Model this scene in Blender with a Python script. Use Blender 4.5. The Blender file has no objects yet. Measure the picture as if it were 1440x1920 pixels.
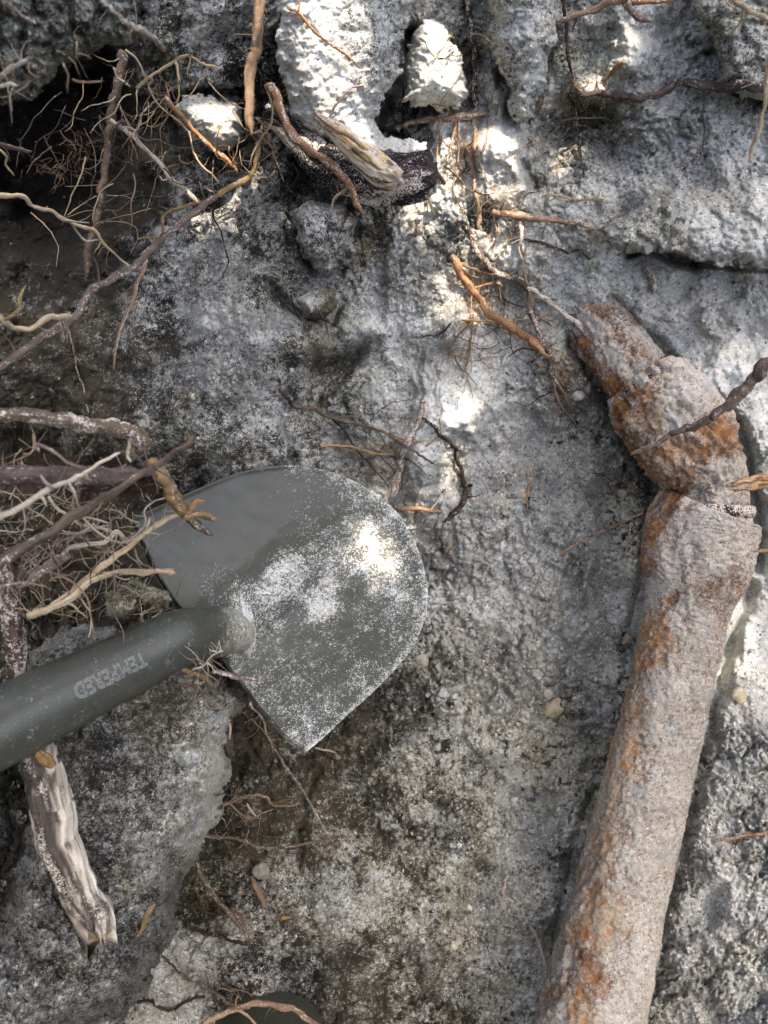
import bpy, math, random
import numpy as np
from mathutils import Vector

# ------------------------------------------------------------------ camera, world, sun, exposure
SC = bpy.context.scene
TH = math.radians(35.0)          # the bank leans 35 degrees; the camera looks square at it, 55 degrees down
DIST = 0.80
F = 26.0 / 36.0 * 1920.0
cam_d = bpy.data.cameras.new('camera')
cam = bpy.data.objects.new('camera', cam_d)
SC.collection.objects.link(cam)
cam_d.sensor_fit = 'VERTICAL'; cam_d.sensor_height = 36.0; cam_d.lens = 26.0
cam_d.clip_start = 0.01; cam_d.clip_end = 300.0
cam.location = (0.0, -DIST * math.sin(TH), DIST * math.cos(TH))
cam.rotation_euler = (TH, 0, 0)
cam_d.dof.use_dof = True; cam_d.dof.focus_distance = 0.66; cam_d.dof.aperture_fstop = 9.0
SC.camera = cam

SUN_B = Vector((0.22, 0.50, 0.84)).normalized()       # direction to the sun, bank frame
def b2w(v):
    return Vector((v[0], v[1] * math.cos(TH) - v[2] * math.sin(TH), v[1] * math.sin(TH) + v[2] * math.cos(TH)))
SUN_W = b2w(SUN_B)
world = bpy.data.worlds.new("World"); SC.world = world; world.use_nodes = True
wn = world.node_tree.nodes; wl = world.node_tree.links
for n in list(wn): wn.remove(n)
sky = wn.new('ShaderNodeTexSky'); sky.sky_type = 'NISHITA'; sky.sun_disc = False
sky.sun_elevation = math.asin(SUN_W.z); sky.sun_rotation = math.atan2(SUN_W.x, SUN_W.y)
sky.air_density = 0.75; sky.dust_density = 5.0; sky.ozone_density = 0.3
bg = wn.new('ShaderNodeBackground'); bg.inputs[1].default_value = 0.15
wo = wn.new('ShaderNodeOutputWorld')
wl.new(sky.outputs[0], bg.inputs[0]); wl.new(bg.outputs[0], wo.inputs[0])
sun_d = bpy.data.lights.new('sun', 'SUN'); sun_d.energy = 2.3; sun_d.angle = math.radians(0.5)
sun_d.color = (1.0, 0.86, 0.73)
sun = bpy.data.objects.new('sun', sun_d); SC.collection.objects.link(sun)
sun.rotation_euler = SUN_W.to_track_quat('Z', 'Y').to_euler()
sun.location = SUN_W * 5
SC.view_settings.view_transform = 'Standard'; SC.view_settings.look = 'None'
SC.view_settings.exposure = 2.52; SC.view_settings.gamma = 1.0; SC.view_settings.use_curve_mapping = False
SC.cycles.max_bounces = 6; SC.cycles.diffuse_bounces = 4
SC.cycles.use_denoising = True

rng = np.random.default_rng(7); random.seed(7)

# ------------------------------------------------------------------ noise
def _h(ix, iy, iz, seed):
    with np.errstate(over='ignore'):
        n = (ix.astype(np.uint32) * np.uint32(374761393) + iy.astype(np.uint32) * np.uint32(668265263)
             + iz.astype(np.uint32) * np.uint32(2246822519) + np.uint32((seed * 3266489917) & 0xffffffff))
        n = (n ^ (n >> np.uint32(13))) * np.uint32(1274126177)
        n = (n ^ (n >> np.uint32(16))) * np.uint32(2654435761)
        n = n ^ (n >> np.uint32(15))
    return n.astype(np.float32) * np.float32(1.0 / 4294967296.0)
def vn2(x, y, seed=0):
    xf = np.floor(x); yf = np.floor(y); ix = xf.astype(np.int64); iy = yf.astype(np.int64)
    fx = (x - xf).astype(np.float32); fy = (y - yf).astype(np.float32)
    fx = fx * fx * fx * (fx * (fx * 6 - 15) + 10); fy = fy * fy * fy * (fy * (fy * 6 - 15) + 10)
    z = np.zeros_like(ix)
    a = _h(ix, iy, z, seed); b = _h(ix + 1, iy, z, seed); c = _h(ix, iy + 1, z, seed); d = _h(ix + 1, iy + 1, z, seed)
    return (a + (b - a) * fx) * (1 - fy) + (c + (d - c) * fx) * fy
def fbm2(x, y, octv=4, seed=0, gain=0.5):
    s = 0; a = 1.0; t = 0; ca, sa = math.cos(0.6), math.sin(0.6)
    for i in range(octv):
        s = s + a * (vn2(x, y, seed + i * 17) - 0.5); t += a
        x, y = (x * ca - y * sa) * 2.03 + 11.3, (x * sa + y * ca) * 2.03 + 5.7; a *= gain
    return s / t * 2
def ridg2(x, y, octv=4, seed=0):
    s = 0; a = 1.0; t = 0; ca, sa = math.cos(0.9), math.sin(0.9)
    for i in range(octv):
        s = s + a * (1 - np.abs(vn2(x, y, seed + i * 31) * 2 - 1)); t += a
        x, y = (x * ca - y * sa) * 2.1 + 3.3, (x * sa + y * ca) * 2.1 + 8.7; a *= 0.5
    return s / t
def worley(x, y, seed=0):
    ix = np.floor(x).astype(np.int64); iy = np.floor(y).astype(np.int64)
    f1 = np.full(x.shape, 9.0, np.float32); f2 = f1.copy(); idv = np.zeros(x.shape, np.float32)
    z = np.zeros_like(ix)
    for dx in (-1, 0, 1):
        for dy in (-1, 0, 1):
            cx = ix + dx; cy = iy + dy
            px = cx + _h(cx, cy, z, seed); py = cy + _h(cx, cy, z, seed + 1)
            d = np.sqrt((px - x) ** 2 + (py - y) ** 2).astype(np.float32)
            near = d < f1
            f2 = np.where(near, f1, np.minimum(f2, d))
            idv = np.where(near, _h(cx, cy, z, seed + 2), idv)
            f1 = np.where(near, d, f1)
    return f1, f2, idv
def sstep(a, b, x):
    t = np.clip((x - a) / (b - a), 0, 1); return t * t * (3 - 2 * t)

# ------------------------------------------------------------------ coordinates: a line of sight and a height above the base plane give a point
def pt(px, py, h):
    k = (DIST - h) / F
    return np.stack([(px - 720.0) * k, (960.0 - py) * k, h + 0 * px], -1)
def P(px, py, h):
    k = (DIST - h) / F
    return np.array([(px - 720.0) * k, (960.0 - py) * k, h])

# ------------------------------------------------------------------ object helpers
COL = SC.collection
def make_mesh(name, verts, faces, mat, attr=None, smooth=True, origin=None, parent=None):
    """verts in the bank frame; the object is placed at its origin and turned into the world"""
    verts = np.asarray(verts, np.float64)
    if origin is None:
        origin = np.zeros(3) if parent is not None else verts.mean(0)
    me = bpy.data.meshes.new(name)
    v = verts - origin
    me.vertices.add(len(v)); me.vertices.foreach_set('co', v.astype(np.float32).ravel())
    if isinstance(faces, np.ndarray):
        k = faces.shape[1]; nf = len(faces)
        me.loops.add(nf * k); me.loops.foreach_set('vertex_index', faces.astype(np.int32).ravel())
        me.polygons.add(nf)
        me.polygons.foreach_set('loop_start', np.arange(0, nf * k, k, dtype=np.int32))
        me.polygons.foreach_set('loop_total', np.full(nf, k, np.int32))
    else:
        tot = np.array([len(f) for f in faces], np.int32)
        me.loops.add(int(tot.sum())); me.loops.foreach_set('vertex_index', np.concatenate([np.array(f, np.int32) for f in faces]))
        me.polygons.add(len(tot))
        me.polygons.foreach_set('loop_start', np.concatenate([[0], np.cumsum(tot)[:-1]]).astype(np.int32))
        me.polygons.foreach_set('loop_total', tot)
    me.update(calc_edges=True)
    me.polygons.foreach_set('use_smooth', np.full(len(me.polygons), bool(smooth)))
    if attr is not None:
        a = me.attributes.new('Col', 'FLOAT_COLOR', 'POINT')
        c = np.zeros((len(v), 4), np.float32); c[:, :attr.shape[1]] = attr
        a.data.foreach_set('color', c.ravel())
    me.validate()
    me.materials.append(mat)
    o = bpy.data.objects.new(name, me); COL.objects.link(o)
    if parent is None:
        o.rotation_euler = (TH, 0, 0); o.location = b2w(origin)
    else:
        o.parent = parent
    return o
def tag(o, label=None, cat=None, group=None, kind=None):
    if label: o['label'] = label
    if cat: o['category'] = cat
    if group: o['group'] = group
    if kind: o['kind'] = kind
    return o
def empty(name, at):
    o = bpy.data.objects.new(name, None); COL.objects.link(o)
    o.empty_display_size = 0.02
    o.rotation_euler = (TH, 0, 0); o.location = b2w(at)
    return o

# ------------------------------------------------------------------ materials
def new_mat(name):
    m = bpy.data.materials.new(name); m.use_nodes = True
    nt = m.node_tree
    for n in list(nt.nodes): nt.nodes.remove(n)
    out = nt.nodes.new('ShaderNodeOutputMaterial'); b = nt.nodes.new('ShaderNodeBsdfPrincipled')
    nt.links.new(b.outputs[0], out.inputs[0])
    return m, nt, b
def N(nt, t, **kw):
    n = nt.nodes.new(t)
    for k, v in kw.items(): setattr(n, k, v)
    return n
def mth(nt, op, a, b=None, c=None, clamp=False):
    n = nt.nodes.new('ShaderNodeMath'); n.operation = op; n.use_clamp = clamp
    for i, v in enumerate((a, b, c)):
        if v is None: continue
        if isinstance(v, (int, float)): n.inputs[i].default_value = v
        else: nt.links.new(v, n.inputs[i])
    return n.outputs[0]
def mixc(nt, f, a, b, mode='MIX'):
    n = nt.nodes.new('ShaderNodeMix'); n.data_type = 'RGBA'; n.blend_type = mode
    for sock, v in ((n.inputs[0], f), (n.inputs[6], a), (n.inputs[7], b)):
        if isinstance(v, (int, float)): sock.default_value = v
        elif isinstance(v, tuple): sock.default_value = (*v, 1)
        else: nt.links.new(v, sock)
    return n.outputs[2]
def noise(nt, co, scale, detail=3, rough=0.6):
    n = nt.nodes.new('ShaderNodeTexNoise'); n.inputs['Scale'].default_value = scale
    n.inputs['Detail'].default_value = detail; n.inputs['Roughness'].default_value = rough
    nt.links.new(co, n.inputs['Vector']); return n.outputs[0]
def sand_mat(name, dark, mid, pale, fine=1100.0, contrast=3.0, rough=(0.95, 0.95), bump=0.6, quartz=.45, tint=1.0):
    """Col.r = how much pale sand covers, Col.g = dark -> mid, Col.b = tone of the sand"""
    m, nt, b = new_mat(name)
    at = N(nt, 'ShaderNodeAttribute', attribute_name='Col')
    sp = N(nt, 'ShaderNodeSeparateColor'); nt.links.new(at.outputs['Color'], sp.inputs[0])
    tc = N(nt, 'ShaderNodeTexCoord'); co = tc.outputs['Object']
    n1 = noise(nt, co, fine, 2, 0.7); n2 = noise(nt, co, fine * 0.28, 3, 0.65); n3 = noise(nt, co, fine * 0.06, 3, 0.6)
    n = mth(nt, 'ADD', mth(nt, 'MULTIPLY', n1, 0.55), mth(nt, 'ADD', mth(nt, 'MULTIPLY', n2, 0.30), mth(nt, 'MULTIPLY', n3, 0.15)))
    n = mth(nt, 'MULTIPLY_ADD', n, 3.2, -1.1)
    f = mth(nt, 'MULTIPLY_ADD', mth(nt, 'SUBTRACT', mth(nt, 'ADD', n, sp.outputs[0]), 1.0), contrast, 0.5, clamp=True)
    base = mixc(nt, sp.outputs[1], dark, mid)
    base = mixc(nt, mth(nt, 'MULTIPLY', n3, 0.9), base, mixc(nt, 0.5, base, (0.0, 0.0, 0.0)))
    tone = mth(nt, 'MULTIPLY', sp.outputs[2], mth(nt, 'MULTIPLY_ADD', n2, 1.1, 0.45))
    pc = mixc(nt, mth(nt, 'MULTIPLY_ADD', n3, 2.4, -0.7, clamp=True), pale, (pale[0] * 0.86, pale[1] * 0.93, pale[2] * 1.02))
    pc = mixc(nt, 1.0, pc, tone, 'MULTIPLY')
    pc = mixc(nt, mth(nt, 'MULTIPLY', sp.outputs[1], tint), pc, mixc(nt, 1.0, pc, (0.68, 0.63, 0.43), 'MULTIPLY'))
    # single dark mineral grains and bright quartz grains
    vo = N(nt, 'ShaderNodeTexVoronoi'); vo.inputs['Scale'].default_value = fine * 0.55; nt.links.new(co, vo.inputs['Vector'])
    vs = N(nt, 'ShaderNodeSeparateColor'); nt.links.new(vo.outputs['Color'], vs.inputs[0])
    pc = mixc(nt, mth(nt, 'MULTIPLY', mth(nt, 'LESS_THAN', vs.outputs[0], 0.06), 0.6), pc, (0.05, 0.045, 0.04))
    pc = mixc(nt, mth(nt, 'MULTIPLY', mth(nt, 'GREATER_THAN', vs.outputs[1], 0.95), quartz), pc, (0.75, 0.72, 0.68))
    col = mixc(nt, f, base, pc)
    nt.links.new(col, b.inputs['Base Color'])
    nt.links.new(mth(nt, 'MULTIPLY_ADD', f, rough[1] - rough[0], rough[0]), b.inputs['Roughness'])
    b.inputs['Specular IOR Level'].default_value = 0.3
    bp = N(nt, 'ShaderNodeBump'); bp.inputs['Strength'].default_value = bump; bp.inputs['Distance'].default_value = 0.0009
    hh = mth(nt, 'MULTIPLY', mth(nt, 'ADD', n1, n2), f) if bump < 0.5 else mth(nt, 'ADD', n1, n2)
    nt.links.new(hh, bp.inputs['Height']); nt.links.new(bp.outputs[0], b.inputs['Normal'])
    return m
def col_mat(name, rough=0.8, fine=900.0, bump=0.4, var=0.5, spec=0.3):
    """colour straight from the mesh (Col), with fine grain"""
    m, nt, b = new_mat(name)
    at = N(nt, 'ShaderNodeAttribute', attribute_name='Col')
    tc = N(nt, 'ShaderNodeTexCoord'); co = tc.outputs['Object']
    n1 = noise(nt, co, fine, 3, 0.65)
    k = mth(nt, 'MULTIPLY_ADD', n1, 2 * var, 1 - var)
    base = mixc(nt, 1.0, at.outputs['Color'], k, 'MULTIPLY')
    n2 = noise(nt, co, 420.0, 3, 0.7)
    dn = mth(nt, 'MULTIPLY_ADD', mth(nt, 'ADD', mth(nt, 'MULTIPLY', n1, .55), mth(nt, 'MULTIPLY', n2, .45)), 3.0, -1.0)
    df = mth(nt, 'MULTIPLY_ADD', mth(nt, 'SUBTRACT', mth(nt, 'ADD', dn, at.outputs['Alpha']), 1.0), 5.0, 0.5, clamp=True)
    df = mth(nt, 'MULTIPLY', df, mth(nt, 'GREATER_THAN', at.outputs['Alpha'], 0.001))
    base = mixc(nt, df, base, mixc(nt, n2, (0.34, 0.30, 0.25), (0.60, 0.54, 0.46)))
    nt.links.new(base, b.inputs['Base Color'])
    b.inputs['Roughness'].default_value = rough; b.inputs['Specular IOR Level'].default_value = spec
    bp = N(nt, 'ShaderNodeBump'); bp.inputs['Strength'].default_value = bump; bp.inputs['Distance'].default_value = 0.0006
    nt.links.new(n1, bp.inputs['Height']); nt.links.new(bp.outputs[0], b.inputs['Normal'])
    return m
PALE = (0.555, 0.54, 0.47)
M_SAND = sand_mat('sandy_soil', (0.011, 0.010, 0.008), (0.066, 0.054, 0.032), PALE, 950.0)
M_PIPE = sand_mat('rusty_sandy_pipe', (0.12, 0.050, 0.024), (0.40, 0.19, 0.06), (0.46, 0.41, 0.335), 1300.0, 2.6, quartz=.3, tint=.45)
M_STEEL = sand_mat('painted_steel_with_sand', (0.052, 0.057, 0.043), (0.066, 0.070, 0.055), (0.56, 0.54, 0.46), 1300.0, 4.0, (0.33, 0.95), 0.3)
M_ROOT = col_mat('root_bark', 0.92, 900.0, 0.8, 0.55, 0.12)
M_STONE = col_mat('stone', 0.75, 700.0, 0.5, 0.35)
M_RUBBER = col_mat('black_rubber', 0.6, 600.0, 0.3, 0.4)

# ------------------------------------------------------------------ the bank: control points (px, py, height m, sand cover, brown, crumbs)
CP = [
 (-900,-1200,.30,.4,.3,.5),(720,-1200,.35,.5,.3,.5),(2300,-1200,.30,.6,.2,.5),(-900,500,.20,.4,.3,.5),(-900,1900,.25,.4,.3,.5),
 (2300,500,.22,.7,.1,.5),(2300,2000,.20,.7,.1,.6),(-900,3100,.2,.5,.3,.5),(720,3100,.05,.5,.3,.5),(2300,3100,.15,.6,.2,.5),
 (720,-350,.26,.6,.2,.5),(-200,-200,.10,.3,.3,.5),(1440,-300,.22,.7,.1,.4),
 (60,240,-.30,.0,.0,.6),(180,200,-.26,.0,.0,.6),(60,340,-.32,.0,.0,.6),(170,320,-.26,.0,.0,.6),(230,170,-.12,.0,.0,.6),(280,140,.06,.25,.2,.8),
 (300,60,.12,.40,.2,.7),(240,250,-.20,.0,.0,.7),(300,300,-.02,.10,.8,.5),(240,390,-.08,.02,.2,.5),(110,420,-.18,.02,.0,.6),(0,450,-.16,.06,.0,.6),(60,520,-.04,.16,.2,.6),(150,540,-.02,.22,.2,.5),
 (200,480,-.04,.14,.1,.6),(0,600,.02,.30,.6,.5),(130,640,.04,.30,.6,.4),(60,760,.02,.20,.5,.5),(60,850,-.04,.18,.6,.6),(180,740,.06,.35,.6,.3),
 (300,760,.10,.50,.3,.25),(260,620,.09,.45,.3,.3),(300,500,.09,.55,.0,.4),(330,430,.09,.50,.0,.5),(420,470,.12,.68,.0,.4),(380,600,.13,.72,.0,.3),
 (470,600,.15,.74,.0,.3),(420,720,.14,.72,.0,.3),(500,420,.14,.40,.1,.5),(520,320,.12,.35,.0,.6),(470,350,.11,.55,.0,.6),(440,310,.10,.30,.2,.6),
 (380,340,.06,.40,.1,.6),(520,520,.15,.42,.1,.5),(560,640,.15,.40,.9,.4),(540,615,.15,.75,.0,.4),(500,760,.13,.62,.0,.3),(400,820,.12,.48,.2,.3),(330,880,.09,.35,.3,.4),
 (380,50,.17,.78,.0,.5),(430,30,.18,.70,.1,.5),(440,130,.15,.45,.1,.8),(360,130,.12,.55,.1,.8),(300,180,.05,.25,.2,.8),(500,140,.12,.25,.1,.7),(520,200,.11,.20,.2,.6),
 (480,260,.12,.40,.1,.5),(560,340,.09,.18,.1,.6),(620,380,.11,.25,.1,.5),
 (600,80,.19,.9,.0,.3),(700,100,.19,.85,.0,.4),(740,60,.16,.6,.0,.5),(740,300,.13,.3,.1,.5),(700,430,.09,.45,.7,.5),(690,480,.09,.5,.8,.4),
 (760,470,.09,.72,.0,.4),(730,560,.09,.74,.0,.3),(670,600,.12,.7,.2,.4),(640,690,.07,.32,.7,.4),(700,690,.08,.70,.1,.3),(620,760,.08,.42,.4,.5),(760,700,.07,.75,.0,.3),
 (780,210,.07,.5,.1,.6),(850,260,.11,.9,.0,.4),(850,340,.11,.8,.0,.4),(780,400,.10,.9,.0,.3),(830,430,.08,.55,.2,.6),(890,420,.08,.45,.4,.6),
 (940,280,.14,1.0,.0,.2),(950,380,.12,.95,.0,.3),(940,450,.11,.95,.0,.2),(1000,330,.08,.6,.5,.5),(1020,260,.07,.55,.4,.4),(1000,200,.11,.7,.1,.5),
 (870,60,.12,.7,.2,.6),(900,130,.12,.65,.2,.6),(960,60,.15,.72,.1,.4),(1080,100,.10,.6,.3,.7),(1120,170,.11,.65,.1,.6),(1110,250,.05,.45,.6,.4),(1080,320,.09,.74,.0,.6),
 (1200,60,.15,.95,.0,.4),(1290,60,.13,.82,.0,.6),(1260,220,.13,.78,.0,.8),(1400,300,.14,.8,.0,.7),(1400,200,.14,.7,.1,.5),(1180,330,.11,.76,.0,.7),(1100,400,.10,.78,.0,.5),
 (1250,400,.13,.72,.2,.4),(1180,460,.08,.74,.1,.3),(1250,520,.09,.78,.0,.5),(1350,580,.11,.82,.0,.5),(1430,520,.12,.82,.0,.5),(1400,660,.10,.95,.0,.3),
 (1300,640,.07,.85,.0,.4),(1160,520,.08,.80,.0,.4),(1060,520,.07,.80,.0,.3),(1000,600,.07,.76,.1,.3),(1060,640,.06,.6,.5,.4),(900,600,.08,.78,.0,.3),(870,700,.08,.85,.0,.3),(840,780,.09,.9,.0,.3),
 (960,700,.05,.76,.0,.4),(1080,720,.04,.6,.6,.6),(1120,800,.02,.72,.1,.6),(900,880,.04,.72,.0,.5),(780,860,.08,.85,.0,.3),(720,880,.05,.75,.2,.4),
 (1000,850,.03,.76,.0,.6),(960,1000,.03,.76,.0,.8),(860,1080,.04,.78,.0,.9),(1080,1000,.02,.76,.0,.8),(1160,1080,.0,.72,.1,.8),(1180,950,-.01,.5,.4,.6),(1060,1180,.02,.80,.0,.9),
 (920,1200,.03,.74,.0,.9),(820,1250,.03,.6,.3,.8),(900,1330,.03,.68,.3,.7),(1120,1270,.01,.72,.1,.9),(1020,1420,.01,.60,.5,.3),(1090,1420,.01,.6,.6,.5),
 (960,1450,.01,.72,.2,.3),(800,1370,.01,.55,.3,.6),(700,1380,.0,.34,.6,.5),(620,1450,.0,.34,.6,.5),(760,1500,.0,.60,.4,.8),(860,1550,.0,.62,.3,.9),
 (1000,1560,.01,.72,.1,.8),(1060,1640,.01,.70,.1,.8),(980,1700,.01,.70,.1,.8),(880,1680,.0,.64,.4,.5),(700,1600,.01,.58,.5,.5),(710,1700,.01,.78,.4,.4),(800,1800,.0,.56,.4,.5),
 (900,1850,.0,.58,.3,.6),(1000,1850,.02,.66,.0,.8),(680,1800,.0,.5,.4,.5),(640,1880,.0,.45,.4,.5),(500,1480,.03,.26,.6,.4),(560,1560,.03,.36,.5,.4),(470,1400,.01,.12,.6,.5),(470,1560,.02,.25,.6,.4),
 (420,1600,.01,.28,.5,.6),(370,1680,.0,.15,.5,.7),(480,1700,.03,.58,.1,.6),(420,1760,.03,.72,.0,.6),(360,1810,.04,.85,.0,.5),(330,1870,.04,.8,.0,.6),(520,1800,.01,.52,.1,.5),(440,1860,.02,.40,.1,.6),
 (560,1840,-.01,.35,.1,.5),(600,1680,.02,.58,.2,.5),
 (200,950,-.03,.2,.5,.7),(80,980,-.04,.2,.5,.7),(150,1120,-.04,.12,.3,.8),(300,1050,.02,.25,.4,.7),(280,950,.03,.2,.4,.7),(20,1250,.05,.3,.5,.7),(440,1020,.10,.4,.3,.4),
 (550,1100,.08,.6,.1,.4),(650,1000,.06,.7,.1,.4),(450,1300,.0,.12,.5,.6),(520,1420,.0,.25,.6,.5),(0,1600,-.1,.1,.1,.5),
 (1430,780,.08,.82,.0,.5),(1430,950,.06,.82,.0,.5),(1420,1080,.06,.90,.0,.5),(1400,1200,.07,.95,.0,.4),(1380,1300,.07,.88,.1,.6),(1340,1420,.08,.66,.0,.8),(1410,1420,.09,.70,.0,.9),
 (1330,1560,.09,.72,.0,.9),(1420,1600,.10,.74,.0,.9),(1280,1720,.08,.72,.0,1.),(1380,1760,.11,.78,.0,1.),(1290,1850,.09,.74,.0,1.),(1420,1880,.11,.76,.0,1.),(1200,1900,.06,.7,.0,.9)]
CPA = np.array(CP, np.float64)
_m = (CPA[:, 0] > 840) & (CPA[:, 0] < 1190) & (CPA[:, 1] > 840) & (CPA[:, 1] < 1480); CPA[_m, 2] -= .035
_m = (CPA[:, 0] > 740) & (CPA[:, 1] > 450) & (CPA[:, 3] > .55); CPA[_m, 3] += .04
_m = (CPA[:, 0] < 310) & (CPA[:, 1] > 370) & (CPA[:, 1] < 1150); CPA[_m, 3] -= .09
_m = (CPA[:, 0] > 600) & (CPA[:, 0] < 900) & (CPA[:, 1] > 1420); CPA[_m, 3] -= .13
GX0, GX1, GY0, GY1, GS = -900.0, 2340.0, -1200.0, 3120.0, 12.0
cgx = np.arange(GX0, GX1 + 1, GS); cgy = np.arange(GY0, GY1 + 1, GS)
CX, CY = np.meshgrid(cgx, cgy)
d2 = (CX[..., None] - CPA[:, 0]) ** 2 + (CY[..., None] - CPA[:, 1]) ** 2
wgt = 1.0 / (d2 + 35.0 ** 2) ** 1.9
COARSE = (wgt[..., None] * CPA[None, None, :, 2:]).sum(2) / wgt.sum(2)[..., None]
del d2, wgt
def bil(A, x, y, x0, y0, s):
    fx = np.clip((x - x0) / s, 0, A.shape[1] - 1.001); fy = np.clip((y - y0) / s, 0, A.shape[0] - 1.001)
    ix = fx.astype(int); iy = fy.astype(int); fx = fx - ix; fy = fy - iy
    if A.ndim == 3: fx = fx[..., None]; fy = fy[..., None]
    return (A[iy, ix] * (1 - fx) + A[iy, ix + 1] * fx) * (1 - fy) + (A[iy + 1, ix] * (1 - fx) + A[iy + 1, ix + 1] * fx) * fy
def seg_dist(x, y, pts):
    d = np.full(x.shape, 1e9)
    for (ax, ay), (bx, by) in zip(pts[:-1], pts[1:]):
        dx, dy = bx - ax, by - ay; t = np.clip(((x - ax) * dx + (y - ay) * dy) / (dx * dx + dy * dy + 1e-9), 0, 1)
        d = np.minimum(d, np.hypot(x - ax - t * dx, y - ay - t * dy))
    return d
CREV = [  # recessed cracks and creases: points, half width px, depth m
 ([(1185,482),(1230,476),(1262,488),(1300,497)], 9, .030), ([(1300,497),(1360,500),(1440,512)], 6, .012),
 ([(765,60),(745,130),(715,195),(700,240),(740,262)], 16, .05), ([(1040,60),(1025,140),(990,220)], 10, .015),
 ([(500,540),(560,590),(620,605),(650,560)], 8, .015), ([(545,735),(530,800),(545,860)], 9, .012),
 ([(600,700),(650,680),(700,640)], 14, .02), ([(870,1385),(920,1440),(965,1480),(1040,1490)], 7, .008),
 ([(1330,1000),(1400,1100),(1370,1200),(1345,1300),(1310,1420),(1290,1560),(1250,1700),(1230,1850)], 17, .024),
 ([(1345,760),(1395,820),(1420,940),(1425,1060)], 12, .03), ([(1150,560),(1210,630),(1270,690)], 12, .02),
 ([(1070,650),(1130,730),(1165,800),(1200,870)], 16, .03), ([(1230,900),(1215,1000),(1205,1100),(1170,1250)], 14, .02),
 ([(1110,1480),(1070,1640),(1030,1800),(1010,1920)], 10, .015), ([(560,1560),(575,1500),(600,1450)], 8, .012), ([(560,1560),(556,1630)], 6, .010),
 ([(500,520),(560,590)], 8, .02), ([(1330,95),(1370,95),(1420,100)], 6, .010), ([(990,230),(975,300),(1000,350)], 12, .02),
 ([(330,180),(380,172),(450,170)], 8, .03), ([(455,200),(465,260),(430,290)], 8, .03), ([(690,620),(660,690),(600,760)], 8, .01),
 ([(1390,560),(1340,570),(1290,590)], 5, .004), ([(1300,1420),(1360,1450),(1440,1440)], 6, .006), ([(1290,1600),(1360,1620),(1440,1600)], 7, .006),
 ([(1250,1780),(1330,1740),(1380,1800),(1440,1790)], 7, .008), ([(1240,1880),(1300,1860),(1350,1900)], 7, .008)]
def fields(x, y):
    """height, sand cover, brown, tone at pixel positions (the whole bank, fine relief included)"""
    wx = fbm2(x / 70, y / 70, 4, 3) * 34; wy = fbm2(x / 70, y / 70, 4, 9) * 34
    C = bil(COARSE, x + wx, y + wy, GX0, GY0, GS)
    h, d, b, c = C[..., 0], C[..., 1], C[..., 2], C[..., 3]
    big = fbm2(x / 150, y / 150, 3, 21) * .010 + fbm2(x / 55, y / 55, 4, 33) * .0075
    f1, f2, idv = worley((x + wx * .4) / 46, (y + wy * .4) / 46, 5)
    lump = (sstep(0, .35, f2 - f1) - .6) * .0052 + (idv - .5) * .004
    g1, g2, gid = worley((x + fbm2(x / 14, y / 14, 2, 4) * 7) / 15, (y + fbm2(x / 14, y / 14, 2, 6) * 7) / 15, 15)
    crumb = (sstep(0, .5, g2 - g1) - .5) * (.0010 + .0022 * gid)
    h1, h2, hid = worley(x / 6.5, y / 6.5, 25)
    grit = (.6 - h1) * (.0004 + .0018 * np.maximum(hid - .45, 0))
    med = fbm2(x / 22, y / 22, 4, 41, .6) * .0042
    fine = fbm2(x / 5.0, y / 5.0, 2, 51, .7) * .0011
    lk = .15 + .85 * sstep(-.15, .45, fbm2(x / 130, y / 130, 2, 77))
    sm = 1 - .75 * sstep(.80, 1.0, d)
    hh = h + big * 1.5 + (lump * c * 2.0 * lk + crumb * (c * 3.0) * lk + grit * (.6 + 1.2 * c) + med * (.6 + 1.2 * c * (.35 + .65 * lk)) + fine * (.7 + .9 * c)) * sm
    up = sstep(950, 650, y) * sstep(650, 760, x) * sstep(1150, 950, x)
    hh = hh + (ridg2((x + y * .12 + wx) / 75, y / 260, 3, 55) - .5) * .034 * up + (ridg2((x - y * .2) / 110, (y + x * .3) / 190, 3, 58) - .5) * .016 * (1 - up)
    crev = np.zeros(x.shape)
    for pts, w, dep in CREV:
        x0 = min(p[0] for p in pts) - 5 * w; x1 = max(p[0] for p in pts) + 5 * w; y0 = min(p[1] for p in pts) - 5 * w; y1 = max(p[1] for p in pts) + 5 * w
        m = (x > x0) & (x < x1) & (y > y0) & (y < y1)
        if not m.any(): continue
        dd = seg_dist(x[m] + wx[m] * .35, y[m] + wy[m] * .35, pts)
        crev[m] -= dep * np.exp(-(dd / w) ** 2)
    hh = hh + crev
    # sand cover rises on raised grains and drops to dark in the joints
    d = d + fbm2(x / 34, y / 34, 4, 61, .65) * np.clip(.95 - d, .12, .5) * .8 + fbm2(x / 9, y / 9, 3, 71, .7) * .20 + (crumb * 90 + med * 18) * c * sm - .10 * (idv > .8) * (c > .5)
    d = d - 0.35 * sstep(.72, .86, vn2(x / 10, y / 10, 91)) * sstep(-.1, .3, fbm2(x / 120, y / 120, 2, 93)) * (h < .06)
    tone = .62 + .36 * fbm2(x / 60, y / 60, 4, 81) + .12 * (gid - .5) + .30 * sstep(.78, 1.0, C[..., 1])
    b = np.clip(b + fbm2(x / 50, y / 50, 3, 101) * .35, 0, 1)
    return hh, d, b, np.clip(tone, .2, 1.25)
def axis_coords(lo, hi, step, far_lo, far_hi):
    core = np.arange(lo, hi + step * .5, step)
    def out(n, far):
        r = []; s = step; v = 0
        while v < far: s *= 1.09; v += s; r.append(v)
        return np.array(r)
    a = out(0, lo - far_lo); b = out(0, far_hi - hi)
    return np.concatenate([lo - a[::-1], core, core[-1] + b])
ax = axis_coords(-30, 1470, 1.9, GX0, GX1); ay = axis_coords(-30, 1950, 1.9, GY0, GY1)
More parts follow.
